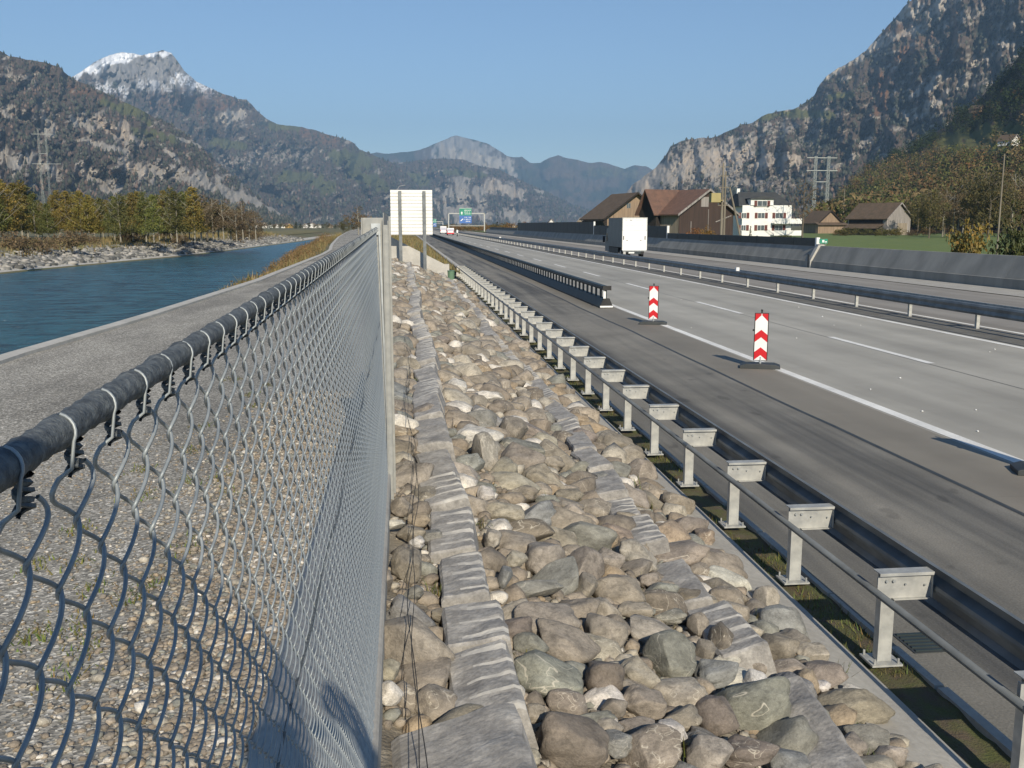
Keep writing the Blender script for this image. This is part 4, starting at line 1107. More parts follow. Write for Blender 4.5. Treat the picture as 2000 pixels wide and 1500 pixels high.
# ================================================================== median guardrail
mg = thing('median_guardrail', 'double steel guardrail on posts running down the middle of the motorway', 'guardrail')
def boxbeam(x, z): 
    return [(x - 0.05, z - 0.15), (x - 0.075, z - 0.09), (x - 0.05, z), (x - 0.075, z + 0.09), (x - 0.05, z + 0.15), (x + 0.03, z + 0.155), (x + 0.03, z - 0.15)]
b = MB(); b.prism(boxbeam(16.62, 0.60), 'y', 8, 520); b.build('beam', M['beam'], mg)
b = MB(); b.prism([(17.12 + 0.05 - (p - 17.12) - 0.05, q) for p, q in boxbeam(17.12, 0.60)], 'y', 8, 520); b.build('beam', M['galv_flat'], mg)
pme = None
for k in range(95):
    y = 19.2 + 3.9 * k - 7.8
    if pme is None:
        b = MB(); b.box((-0.05, -0.05, 0.0), (0.05, 0.05, 0.55)); b.box((-0.20, -0.03, 0.50), (0.22, 0.03, 0.62)); o = b.build('post', M['galv_flat'], mg); pme = o.data
    else: o = put('post', pme, parent=mg)
    o.location = (16.87, y, 0)
for (px, py) in ((1433, 527), (934, 464)):
    p = on_z(px, py, 0.80); b = MB(); b.box((16.56, p[1] - 0.1, 0.74), (16.72 + 0.15 * (py < 500), p[1] + 0.1, 0.92)); b.build('reflector', M['white'], mg)

# ================================================================== noise wall at the right
nw = thing('concrete_wall', 'long leaning grey concrete wall along the far side of the motorway', 'wall'); 
WX = 28.7
yw = 14.0
rr = random.Random(8)
i = 0
for y0, y1, top in ((14, 66.4, 1.55), (66.9, 340, 1.5)):
    yy = y0
    while yy < y1 - 0.5:
        ln = min(6.0, y1 - yy)
        b = MB(); b.prism([(WX, 0.0), (WX, 0.48), (WX + 0.04, 0.50), (WX + 0.62, top), (WX + 0.90, top), (WX + 0.90, 0.0)], 'y', yy + 0.008, yy + ln - 0.008)
        b.build('wall_panel', M['wallc'], nw); yy += ln
b = MB(); b.prism([(WX - 0.10, 0.0), (WX - 0.10, 0.5), (WX + 0.50, 1.66), (WX + 0.95, 1.66), (WX + 0.95, 0.0)], 'y', 66.42, 66.88); b.build('pilaster', M['kerb'], nw)
b = MB(); b.box((WX - 0.12, 66.6, 0.0), (WX - 0.101, 66.86, 0.95)); b.build('pilaster_dark_plate', M['tar'], nw)  # flat dark plate on the pilaster's road face
ms = thing('marker_sign', 'small green and white sign on top of the wall pilaster', 'sign', (WX + 0.75, 66.3, 1.67))
b = MB(); b.box((-0.30, -0.02, 0.05), (0.30, 0.02, 0.36)); sb = b.build('board', M['signgreen'], ms)
b = MB(); b.box((-0.10, -0.026, 0.12), (0.06, -0.021, 0.29)); b.box((0.12, -0.026, 0.12), (0.24, -0.021, 0.20)); b.build('symbol', M['white'], sb)
b = MB(); b.box((-0.2, -0.015, -0.02), (-0.16, 0.015, 0.05)); b.box((0.16, -0.015, -0.02), (0.2, 0.015, 0.05)); b.build('leg', M['galv'], ms)
def screen(y0, y1, z0, z1, lab, gap=4.0, xs=WX + 0.70):
    t = thing('noise_screen', lab, 'noise screen', (xs, y0, 0), 0, 'dark noise screens on the wall')
    n = max(1, round((y1 - y0) / gap)); ln = (y1 - y0) / n; me = None
    for k in range(n):
        if me is None:
            b = MB(); b.box((-0.06, 0.03, z0), (0.06, ln - 0.03, z1)); 
            for q in range(int((z1 - z0) / 0.25)): b.box((-0.075, 0.05, z0 + 0.06 + q * 0.25), (-0.061, ln - 0.05, z0 + 0.2 + q * 0.25))
            o = b.build('panel', M['darksteel'], t); me = o.data
        else: o = put('panel', me, parent=t)
        o.location = (0, k * ln, 0)
    pm2 = None
    for k in range(n + 1):
        if pm2 is None:
            b = MB(); b.box((-0.08, -0.03, z0), (0.08, 0.03, z1 + 0.03)); o = b.build('post', M['darksteel'], t); pm2 = o.data
        else: o = put('post', pm2, parent=t)
        o.location = (0, k * ln, 0)
    b = MB(); b.box((-0.10, -0.30, z0 - 0.02), (0.14, -0.05, z1 + 0.04)); b.build('end_post', M['render'], t)
    return t
screen(67.4, 106.8, 1.51, 2.08, 'lowest and nearest dark noise screen on the wall, ending at the white post')
screen(107.2, 149, 1.51, 2.85, 'middle dark noise screen on the wall behind the truck')
screen(149.5, 250, 1.51, 3.42, 'tallest dark noise screen on the wall, left of the barns')
screen(250.5, 330, 0.6, 2.1, 'lowered far end piece of the dark noise screens')

# ================================================================== signs, gantry, bin, wing wall
sg = thing('road_sign', 'big white slatted back of a road sign on two grey posts beside the fence end', 'sign', (0, 50, 0))
a = on_y(762, 371, 50); c = on_y(845, 459, 50)
x0, x1, z1, z0 = a[0], c[0], a[2], c[2]
ns = 13
bd = MB(); bd.box((x0, 0.02, z0), (x1, 0.03, z1)); bd = bd.build('board', M['signback'], sg)
for k in range(ns):
    h = (z1 - z0) / ns; b = MB(); b.box((x0, -0.02, z0 + k * h + 0.028), (x1, 0.02, z0 + (k + 1) * h)); b.build('slat', M['signback'], bd)
for px in (782, 829):
    x = on_y(px, 440, 50)[0]; zb = slope_z(x) - 0.3
    b = MB(); b.box((x - 0.08, -0.16, zb), (x + 0.08, -0.021, z1 - 0.05)); b.build('post', M['beam'], sg)
b = MB(); b.tube([(x0 + 0.35, 0, z1), (x0 + 0.45, 0, z1 + 0.18), (x0 + 0.75, 0, z1 + 0.24)], 0.02, 5); b.build('lamp_arm', M['galv'], sg)
# wing wall
ww = MB(); p = on_y(764, 463, 51.0); q = on_y(868, 516, 51.0)
ww.prism([(-1.6, 0.2), (-1.6, p[2]), (p[0], p[2]), (q[0], q[2]), (q[0] + 0.25, q[2]), (q[0] + 0.25, -0.1)], 'y', 51.0, 51.35)
tag(ww.build('wing_wall', M['kerb'], fix=False), 'pale concrete wing wall sloping down behind the road sign posts', 'wall')
# grass bank behind the wing wall
xs = np.linspace(-1.2, 3.15, 12); ysg = np.linspace(51.37, 330, 60)
X, Y = np.meshgrid(xs, ysg); tz = (X + 1.2) / 4.35; Z = (2.15 * (1 - tz) + 0.45 * tz) * 1.0 - 0.9 * np.clip((Y - 60) / 200, 0, 1) * (1 - tz) + 0.1 * (fbm(X, Y * 0.5, 3, 4) - 0.5)
V = np.stack([X, Y, Z], -1).reshape(-1, 3); nx = len(xs)
J, I = np.meshgrid(np.arange(len(ysg) - 1), np.arange(nx - 1), indexing='ij')
tag(put('grass_bank_ground', mesh_np('grass_bank_ground', V, np.stack([J * nx + I, J * nx + I + 1, (J + 1) * nx + I + 1, (J + 1) * nx + I], -1).reshape(-1, 4), True), M['drygrass']), kind='structure')
pts = []
for _ in range(5000):
    y = 51.6 + 150 * rg.random() ** 1.4; x = rg.uniform(-1.1, 3.0); t_ = (x + 1.2) / 4.35
    pts.append((x, y, 2.15 * (1 - t_) + 0.45 * t_ - 0.9 * min(max((y - 60) / 200, 0), 1) * (1 - t_) - 0.05, 1))
blades('bank_side_grass', pts, (0.1, 0.4), 0.03, M['grass_dry'], 0.8, seed=6)
# green bin
p = on_z(877, 528, 0.18)
bn = thing('green_bin', 'small green plastic barrel standing at the far end of the stones by the guardrail', 'bin', (2.35, 48.0, slope_z(2.35)))
b = MB(); b.tube([(0, 0, 0), (0, 0, 0.1), (0, 0, 0.5)], [0.15, 0.165, 0.175], 14); b.build('drum', M['bin'], bn, smooth=False)
b = MB(); b.tube([(0, 0, 0.5), (0, 0, 0.54)], 0.19, 14); b.build('lid', M['bin'], bn)

def glyph_rows(parent, x0, x1, z0, z1, y, rows, m, seed, fill=0.8):
    """rows of small unreadable letter-like marks"""
    r_ = random.Random(seed); b = MB(); rh = (z1 - z0) / rows
    for r in range(rows):
        x = x0; zc = z0 + r * rh
        while x < x1 - rh * 0.3:
            w = rh * r_.uniform(0.25, 0.45)
            if r_.random() < 0.88:
                b.box((x, y - 0.004, zc + rh * 0.15), (x + w * 0.35, y, zc + rh * (0.15 + fill * 0.7)))
                if r_.random() < 0.7: b.box((x + w * 0.36, y - 0.004, zc + rh * (0.2 + 0.3 * r_.random())), (x + w, y, zc + rh * 0.62))
            x += w * 1.35
    return b.build('lettering', m, parent)
def gantry(px0, px1, pyt, pyb, y, sx0, sx1, sy0, sy1, lab, mids=(441,)):
    A = on_y(px0, pyt, y); B = on_y(px1, pyt, y)
    g = thing('sign_gantry', lab, 'sign gantry', (0, y, 0), 0, 'sign gantries over the far motorway')
    for P_ in (A, B):
        b = MB(); b.box((P_[0] - 0.2, -0.2, 0), (P_[0] + 0.2, 0.2, A[2])); b.build('leg', M['galv_flat'], g)
    b = MB(); b.box((A[0] - 0.2, -0.2, A[2] - 0.15), (B[0] + 0.2, 0.2, A[2] + 0.2)); b.build('crossbeam', M['galv_flat'], g)
    for my in mids:
        z = on_y(px0, my, y)[2]; b = MB(); b.box((A[0], -0.08, z - 0.1), (B[0], 0.08, z + 0.1)); b.build('rail', M['galv_flat'], g)
    S0 = on_y(sx0, sy0, y); S1 = on_y(sx1, sy1, y); zm = S0[2] + (S1[2] - S0[2]) * 0.48
    b = MB(); b.box((S0[0], -0.42, zm), (S1[0], -0.30, S0[2])); u = b.build('green_panel', M['signgreen'], g)
    b = MB(); b.box((S0[0], -0.42, S1[2]), (S1[0], -0.30, zm - 0.02)); l = b.build('blue_panel', M['signblue'], g)
    w = S1[0] - S0[0]
    b = MB(); b.box((S0[0] - 0.06, -0.44, S0[2]), (S1[0] + 0.06, -0.29, S0[2] + 0.10)); b.build('border', M['white'], u)
    glyph_rows(u, S0[0] + 0.42 * w, S1[0] - 0.05 * w, zm + 0.12 * (S0[2] - zm), S0[2] - 0.12 * (S0[2] - zm), -0.425, 3, M['white'], 1)
    glyph_rows(l, S0[0] + 0.42 * w, S1[0] - 0.05 * w, S1[2] + 0.12 * (zm - S1[2]), zm - 0.1 * (zm - S1[2]), -0.425, 3, M['white'], 2)
    b = MB(); b.prism([(S0[0] + 0.1 * w, zm + 0.9), (S0[0] + 0.2 * w, zm + 1.6), (S0[0] + 0.3 * w, zm + 0.9), (S0[0] + 0.24 * w, zm + 0.9), (S0[0] + 0.24 * w, zm + 0.4), (S0[0] + 0.16 * w, zm + 0.4), (S0[0] + 0.16 * w, zm + 0.9)], 'y', -0.43, -0.421); b.build('arrow', M['white'], u)
    b = MB(); b.bar((S0[0] + 0.1 * w, -0.425, S1[2] + 0.9), (S0[0] + 0.3 * w, -0.425, S1[2] + 1.7), 0.01, 0.35); b.build('arrow', M['white'], l)
gantry(876, 946, 417, 453, 390, 897, 921, 407, 436, 'pale gantry over the motorway carrying a green and blue sign')
gantry(822, 865, 433, 452, 640, 846, 852.5, 428, 443, 'smaller farther gantry with a green and blue sign beside the white sign back', mids=(436,))

# ================================================================== truck
tk = thing('box_truck', 'white box truck driving away on the far carriageway, grey in its shaded side', 'truck', (0, 88, 0))
xl = float(on_y(1215, 470, 88)[0]); xr = xl + 2.32; zt_ = float(on_y(1240, 425, 88)[2]); zf = 0.62
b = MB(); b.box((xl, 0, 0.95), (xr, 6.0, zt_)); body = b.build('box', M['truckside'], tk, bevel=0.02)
b = MB(); b.box((xl - 0.005, -0.03, zf + 0.1), (xr + 0.005, -0.004, zt_ + 0.01)); rear = b.build('rear_wall', M['truckwhite'], tk, bevel=0.006)
zs = float(on_y(1240, 450.5, 88)[2])
b = MB(); b.box((xl + 0.03, -0.055, 0.72), (xr - 0.03, -0.031, zs - 0.04)); lift = b.build('tail_lift', M['truckwhite'], tk, bevel=0.008)
b = MB(); b.box((xl, -0.036, zs - 0.035), (xr, -0.031, zs)); b.build('seam', M['galv'], rear)
glyph_rows(rear, xl + 0.28, xl + 1.0, zt_ - 0.32, zt_ - 0.12, -0.031, 1, M['glyph'], 5)
glyph_rows(rear, xl + 1.3, xl + 2.1, zt_ - 0.34, zt_ - 0.10, -0.031, 1, M['glyphpale'], 6)
glyph_rows(rear, xl + 0.3, xl + 2.1, zt_ - 0.75, zt_ - 0.6, -0.031, 1, M['glyphpale'], 7)
b = MB()
for (a0, a1, c0, c1) in ((xl, xl + 0.07, 0.75, zt_), (xr - 0.07, xr, 0.75, zt_), (xl + 0.071, xr - 0.071, zt_ - 0.07, zt_)): b.box((a0, -0.040, c0), (a1, -0.0305, c1 + 0.012))
b.build('door_frame', M['galv_flat'], rear)
for sx in (xl + 0.13, xr - 0.2):
    b = MB(); b.box((sx - 0.04, -0.07, 1.65), (sx + 0.04, -0.056, 2.0)); b.build('handle', M['dark'], lift)
for sx in (xl + 0.45, xr - 0.6):
    b = MB(); b.box((sx - 0.07, -0.07, 1.58), (sx + 0.07, -0.056, 1.63)); b.build('latch', M['dark'], lift)
b = MB(); b.box((xl + 0.05, -0.04, 0.62), (xr - 0.05, -0.005, 0.72)); b.build('bumper', M['galv'], tk)
b = MB(); b.box((xl + 0.25, 0.05, 0.42), (xr - 0.25, 6.8, 0.94)); b.build('chassis', M['dark'], tk)
b = MB(); b.box((xl + 0.55, -0.02, 0.38), (xr - 0.5, 0.04, 0.60)); b.build('light_bar', M['darksteel'], tk)
for sx in (xl + 0.25, xr - 0.42):
    b = MB(); b.box((sx - 0.13, -0.03, 0.34), (sx + 0.10, 0.02, 0.58)); b.build('tail_light', M['galv_flat' if sx < xl + 1 else 'dark'], tk)
b = MB(); b.box((xl + 0.62, -0.045, 0.42), (xl + 1.15, -0.021, 0.54)); b.build('number_plate', M['white'], tk)
for (wy, ws) in ((1.1, 0), (6.3, 0)):
    for sx in (xl + 0.12, xr - 0.42):
        b = MB(); b.tube([(sx, wy, 0.44), (sx + 0.30, wy, 0.44)], 0.44, 20); wv = b.build('wheel', M['dark'], tk)
        b = MB(); b.tube([(sx - 0.01, wy, 0.44), (sx + 0.31, wy, 0.44)], 0.2, 14); b.build('rim', M['galv'], wv)
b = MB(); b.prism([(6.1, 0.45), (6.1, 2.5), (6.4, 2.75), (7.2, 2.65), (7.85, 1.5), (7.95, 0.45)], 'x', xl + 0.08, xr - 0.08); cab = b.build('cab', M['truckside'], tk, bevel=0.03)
b = MB(); b.prism([(6.7, 1.45), (6.7, 2.2), (7.25, 2.2), (7.6, 1.45)], 'x', xl + 0.072, xl + 0.079); b.build('side_window', M['glass'], cab)
b = MB(); b.box((xl - 0.28, 7.3, 1.3), (xl - 0.06, 7.38, 1.9)); b.bar((xl - 0.1, 7.34, 1.85), (xl + 0.1, 7.34, 1.9), 0.03); b.build('mirror', M['dark'], tk)
b = MB(); b.box((xl + 0.02, 1.7, 0.35), (xl + 0.06, 5.6, 0.90)); b.build('side_guard', M['darksteel'], tk)

def van(px, y, lab, red, w=1.95, h=2.1):
    x = float(on_y(px, 445, y)[0]); t = thing('delivery_van', lab, 'van', (x, y, 0))
    b = MB(); b.prism([(0, 0.35), (0, h * 0.9), (0.15, h), (3.6, h), (4.4, 1.25), (5.3, 1.0), (5.4, 0.35)], 'x', -w / 2, w / 2); bo = b.build('body', M['truckwhite'], t, bevel=0.05)
    b = MB(); b.box((-w / 2 + 0.1, -0.012, 1.15), (w / 2 - 0.1, -0.004, h * 0.86)); b.build('rear_window', M['glyphpale'], bo)
    if red: b = MB(); b.box((-w / 2 - 0.01, -0.02, 0.38), (w / 2 + 0.01, 5.0, 0.72)); b.build('red_band', M['red'], t)
    for wy in (0.9, 4.3):
        for sx in (-w / 2 + 0.02, w / 2 - 0.24):
            b = MB(); b.tube([(sx, wy, 0.33), (sx + 0.22, wy, 0.33)], 0.33, 12); b.build('wheel', M['dark'], t)
    for sx in (-w / 2 + 0.03, w / 2 - 0.17):
        b = MB(); b.box((sx, -0.016, 0.8), (sx + 0.14, -0.005, 1.3)); b.build('tail_light', M['red'], t)
van(866, 322, 'plain white van far down the motorway, left of the other van', False, 2.0, 2.4)
van(880, 276, 'white van with a red lower band far down the motorway', True, 1.9, 2.0)
# motorcycle with rider
mc = thing('motorcycle', 'small dark motorcycle far down the motorway near the median rail', 'motorcycle', (float(on_y(898, 450, 250)[0]) - 0.6, 250, 0))
b = MB(); b.box((-0.14, 0.4, 0.45), (0.14, 1.6, 0.85), 0.03); b.build('body', M['dark'], mc, bevel=0.04)
for wy in (0.3, 1.7):
    b = MB(); b.tube([(-0.07, wy, 0.32), (0.07, wy, 0.32)], 0.32, 14); b.build('wheel', M['dark'], mc)
b = MB(); b.bar((-0.38, 1.4, 1.05), (0.38, 1.4, 1.05), 0.04); b.bar((0, 1.4, 1.05), (0, 1.65, 0.4), 0.06); b.build('handlebar', M['galv'], mc)

def skin_figure(name, joints, edges, radii, m, parent=None, loc=None, root=0):
    me = bpy.data.meshes.new(name); me.from_pydata(joints, edges, []); me.update()
    o = put(name, me, m, parent, loc)
    mod = o.modifiers.new('skin', 'SKIN'); 
    for i, r_ in enumerate(radii): me.skin_vertices[0].data[i].radius = (r_, r_) if not hasattr(r_, '__len__') else r_
    me.skin_vertices[0].data[root].use_root = True
    sub = o.modifiers.new('smooth', 'SUBSURF'); sub.levels = 1; sub.render_levels = 1; mod.use_smooth_shade = True
    return o
rd = thing('person', 'rider in a white top sitting on the far motorcycle', 'person', (mc.location.x, 250, 0))
J = [(0, 0.75, 0.9), (0, 0.85, 1.15), (0, 0.98, 1.42), (0, 1.03, 1.55), (0, 1.07, 1.72), (-0.2, 0.98, 1.38), (-0.28, 1.15, 1.15), (-0.32, 1.36, 1.06), (0.2, 0.98, 1.38), (0.28, 1.15, 1.15), (0.32, 1.36, 1.06), (-0.15, 0.8, 0.85), (-0.22, 1.15, 0.75), (-0.18, 1.0, 0.35), (0.15, 0.8, 0.85), (0.22, 1.15, 0.75), (0.18, 1.0, 0.35)]
E_ = [(0, 1), (1, 2), (2, 3), (3, 4), (2, 5), (5, 6), (6, 7), (2, 8), (8, 9), (9, 10), (0, 11), (11, 12), (12, 13), (0, 14), (14, 15), (15, 16)]
skin_figure('body', J, E_, [0.15, 0.14, 0.16, 0.07, 0.12, 0.07, 0.055, 0.045, 0.07, 0.055, 0.045, 0.09, 0.075, 0.055, 0.09, 0.075, 0.055], M['white'], rd)

# ================================================================== houses and barns
def barn(name, label, cx, cyy, z0, rz, W, Ln, he, hr, wall, roof, ov=0.7, gable=None, group=None, cat='barn'):
    """gable front at local y=0, ridge running along +y"""
    t = thing(name, label, cat, (cx, cyy, z0), rz, group)
    b = MB(); b.prism([(-W / 2, 0), (-W / 2, he), (0, hr), (W / 2, he), (W / 2, 0)], 'y', 0, Ln); b.build('wall', M[wall], t)
    if gable:
        b = MB(); b.prism([(-W / 2 - 0.0, 0.3), (-W / 2, he - 0.05), (0, hr - 0.15), (W / 2, he - 0.05), (W / 2, 0.3)], 'y', -0.12, -0.005); b.build('gable_boarding', M[gable], t)
    sl_ = (hr - he) / (W / 2); th = 0.22
    for s in (-1, 1):
        xe = s * (W / 2 + ov); ze = he - sl_ * ov
        pr = [(0, hr + 0.02), (0, hr + 0.02 + th), (xe, ze + th), (xe, ze + 0.02)]
        b = MB(); b.prism(pr, 'y', -ov, Ln + ov); rf = b.build('roof', M[roof], t)
        pr = [(0, hr - 0.12), (0, hr + 0.02 + th + 0.03), (xe * 1.01, ze + th + 0.03), (xe * 1.01, ze - 0.12)]
        b = MB(); b.prism(pr, 'y', -ov - 0.12, -ov - 0.005); b.build('verge_board', M['woodgrey' if wall != 'wood' else 'shade'], rf)
    return t
def win(t, x, z, w, h, y=-0.13, shut='shutter', fr='white', name='window'):
    b = MB(); b.box((x - w / 2 - 0.06, y - 0.03, z - 0.06), (x + w / 2 + 0.06, y, z + h + 0.06)); o = b.build(name, M[fr], t)
    b = MB(); b.box((x - w / 2, y - 0.045, z), (x - 0.03, y - 0.031, z + h)); b.box((x + 0.03, y - 0.045, z), (x + w / 2, y - 0.031, z + h)); b.build('pane', M['glass'], o)
    if shut:
        for s in (-1, 1):
            b = MB(); xs_ = x + s * (w / 2 + 0.38); b.box((xs_ - 0.28, y - 0.07, z - 0.05), (xs_ + 0.28, y - 0.02, z + h + 0.05)); b.build('shutter', M[shut], o)
GZ = 0.15
# big barn behind the truck
bb_ = barn('big_barn', 'large barn with red-brown tiled roof and dark boarded gable, behind the middle noise screen', 53.0, 168, GZ, math.radians(24), 12.4, 9.7, 4.9, 8.75, 'woodtan', 'tile', 0.8, 'wooddark')
for (x, z, w, h) in ((-0.6, 5.9, 1.7, 1.7),): 
    b = MB(); b.box((x - w / 2, -0.2, z), (x + w / 2, -0.125, z + h)); b.build('loft_door', M['woodgrey'], bb_)
b = MB(); b.bar((-3.6, -0.16, 0.6), (-3.6, -0.16, 3.4), 0.14); b.bar((3.6, -0.16, 0.8), (3.6, -0.16, 3.6), 0.14); b.bar((2.0, -0.16, 3.3), (5.6, -0.16, 4.4), 0.16); b.bar((0.3, -0.16, 1.8), (0.3, -0.16, 5.5), 0.12); b.build('timber_trim', M['woodgrey'], bb_)
b = MB(); b.box((-6.3, -0.3, 0.0), (6.3, -0.12, 0.75)); b.build('plinth', M['kerb'], bb_)
# cross wing at its left, its shade painted in with a near-black colour
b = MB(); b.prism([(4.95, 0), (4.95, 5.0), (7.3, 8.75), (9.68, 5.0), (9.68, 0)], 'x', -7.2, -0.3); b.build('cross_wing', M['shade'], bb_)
for s_ in (-1, 1):
    b = MB(); b.prism([(7.3, 8.8), (7.3, 9.02), (7.3 + s_ * 2.75, 4.65), (7.3 + s_ * 2.75, 4.42)], 'x', -8.0, -0.2); b.build('cross_roof', M['tile'], bb_)
# left barn
lb = barn('sunlit_barn', 'barn with sunlit honey-coloured boards and low brown roof, leftmost of the buildings', float(on_y(1241, 440, 205)[0]), 205, GZ, math.radians(11), 13.4, 12, 4.5, 9.3, 'wood', 'tileold', 1.0)
for dx in (-0.75, 0.9):
    win(lb, dx + 1.2 * dx, 6.3, 0.8, 0.95, -0.02, None, 'woodgrey')
b = MB(); b.box((0.2, -0.08, 0.2), (6.2, -0.01, 4.4)); b.build('grey_boarding', M['woodgrey'], lb)
b = MB(); b.add([(-7.8, -0.6, 3.6), (-6.72, -0.6, 4.3), (-6.72, -0.6, 1.6), (-7.8, 11, 3.6), (-6.72, 11, 4.3), (-6.72, 11, 1.6)], [(0, 1, 2), (5, 4, 3), (0, 2, 5, 3), (0, 3, 4, 1), (1, 4, 5, 2)]); b.build('eaves_bracing', M['shade'], lb)  # solid wedge for the bracing, near-black for the shade under the eaves
# white house
hy = 190.0; hx0 = float(on_y(1449, 440, hy)[0]); hx1 = float(on_y(1545, 440, hy)[0]); Wd = hx1 - hx0
zg = lambda py: float(on_y(1500, py, hy)[2]) - GZ
wh = thing('white_house', 'white three-storey house with red shutters, dark roof and two balconies, right of the barns', 'house', (hx0, hy, GZ))
b = MB(); b.box((0, 0, 0), (Wd, 9, zg(401))); b.build('wall', M['render'], wh)
ux0 = float(on_y(1464, 440, hy)[0]) - hx0; ux1 = float(on_y(1508, 440, hy)[0]) - hx0
b = MB(); b.box((ux0, -0.25, zg(401) + 0.003), (ux1, 4, zg(389))); b.build('dormer_wall', M['render'], wh)
zr0, zr1 = zg(403), zg(374)
b = MB(); b.add([(-0.6, 0.35, zr0), (Wd + 0.6, 0.35, zr0), (Wd + 0.6, 9.6, zr0), (-0.6, 9.6, zr0), (0.4, 4.2, zr1), (Wd - 1.8, 4.2, zr1), (Wd - 1.8, 5.2, zr1), (0.4, 5.2, zr1)], [(0, 1, 5, 4), (1, 2, 6, 5), (2, 3, 7, 6), (3, 0, 4, 7), (4, 5, 6, 7), (3, 2, 1, 0)]); rf = b.build('roof', M['slate'], wh)
b = MB(); b.prism([(ux0 - 0.3, zg(389) + 0.0), (ux0 - 0.3, zg(389) + 0.15), ((ux0 + ux1) / 2, zg(383)), (ux1 + 0.3, zg(389) + 0.15), (ux1 + 0.3, zg(389))], 'y', -0.6, 4); b.build('dormer_roof', M['slate'], rf)
b = MB(); b.box((0.2, 4.2, zr1 - 0.3), (0.8, 4.8, zr1 + 0.7)); b.build('chimney', M['render'], rf)
for (py0, py1) in ((426, 416), (450, 440)):
    for pxc, w in ((1452, 0.9), (1486, 1.35), (1521, 1.5)):
        x = float(on_y(pxc, 440, hy)[0]) - hx0; win(wh, x, zg(py0), w, zg(py1) - zg(py0), -0.004)
x = (ux0 + ux1) / 2; win(wh, x, zg(402.5), 1.9, zg(392.5) - zg(402.5), -0.26)
for (p0, p1) in ((437, 427), (460, 450)):
    bx0 = float(on_y(1507, 440, hy)[0]) - hx0; bx1 = float(on_y(1560, 440, hy)[0]) - hx0
    b = MB(); b.box((bx0, -1.5, zg(p0)), (bx1, -0.01, zg(p0) + 0.18)); bal = b.build('balcony', M['render'], wh)
    b = MB(); b.box((bx0, -1.5, zg(p0) + 0.181), (bx1, -1.4, zg(p1))); b.build('parapet', M['render'], bal)
tree('cypress_bush', 'dark', float(on_y(1466, 440, 170)[0]), 170, GZ, 2.6, 'small dark cypress standing against the white house', 'bush', wide=0.6, i=0)
# low garden wall before barn
# small grey barn at right
sb_ = barn('grey_barn', 'small weathered grey barn with brown roof in the meadow at the right', float(on_y(1755, 440, 250)[0]), 250, GZ, math.radians(26), 10.0, 12.5, 4.6, 8.4, 'woodgrey', 'tileold', 0.6)
b = MB(); b.box((-0.4, -0.05, 0.1), (3.6, -0.005, 3.2)); b.build('door', M['woodtan'], sb_)
b = MB(); b.box((-5.1, 1.2, 2.3), (-5.01, 12, 4.4)); b.build('open_side_shade', M['shade'], sb_)  # near-black panel stands in for the shade inside the open wall
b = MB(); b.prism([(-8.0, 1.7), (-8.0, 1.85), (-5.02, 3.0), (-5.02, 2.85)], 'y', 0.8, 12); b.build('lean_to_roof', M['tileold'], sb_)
b = MB(); b.box((-7.7, 1.2, 0), (-5.03, 11.8, 1.7)); b.build('lean_to_shade', M['shade'], sb_)  # near-black block stands in for the shade below the low roof
rh_ = barn('brick_red_shed', 'low shed with orange-brown boarded gable between the white house and the grey barn', float(on_y(1621, 440, 300)[0]), 300, GZ, math.radians(12), 8.5, 9, 3.4, 7.0, 'wood', 'tileold', 0.5, cat='shed')
b = MB(); b.box((-5.5, -1.6, 0), (5.0, -0.1, 2.6)); b.build('porch', M['wood'], rh_)
b = MB(); b.prism([(-2.4, 2.61), (-2.4, 2.72), (0, 3.5), (0, 3.39)], 'x', -6, 5.5); b.build('porch_roof', M['tileold'], rh_)
# village far left
vr = random.Random(5)
vil = [(502, 440, 5, 'white'), (516, 438, 6, 'white'), (528, 441, 6, 'white'), (541, 441, 4, 'white'), (553, 441, 4, 'white'), (565, 440, 9, 'yellow'), (598, 440, 8, 'white'), (610, 439, 9, 'white'), (622, 441, 8, 'white'), (645, 442, 6, 'pale'), (1003, 442, 5, 'white'), (1022, 437, 8, 'white'), (1077, 432, 8, 'white'), (1133, 430, 8, 'pale')]
M['yellow'] = basic('ochre_render', (0.62, 0.40, 0.14), (0.55, 0.36, 0.13), 1, 2, 0.9)
WH = {'white': 'render', 'yellow': 'yellow', 'pale': 'woodtan'}
for i, (px, py, w, c) in enumerate(vil):
    y = 620 if px < 900 else 480; m_px = y / F
    x = float(on_y(px, 440, y)[0]); zt = float(on_y(px, py - 5, y)[2]); Wm = w * 1.6 * m_px; he = max(zt - 1.2, 2.4)
    where = 'in the far village beyond the river' if px < 900 else 'beyond the far end of the noise screens'
    j = i if px < 900 else i - 10
    barn('village_house', '%s tiny house %s, %s from the left' % ({'white': 'white', 'yellow': 'yellow', 'pale': 'brownish'}[c], where, ORD[j]), x, y, 0.3, vr.uniform(-0.5, 0.5), Wm, Wm * 1.1, he * 0.75, he * 1.15, WH[c], 'tile' if i % 2 else 'slate', 0.4, cat='house', group='far village houses')

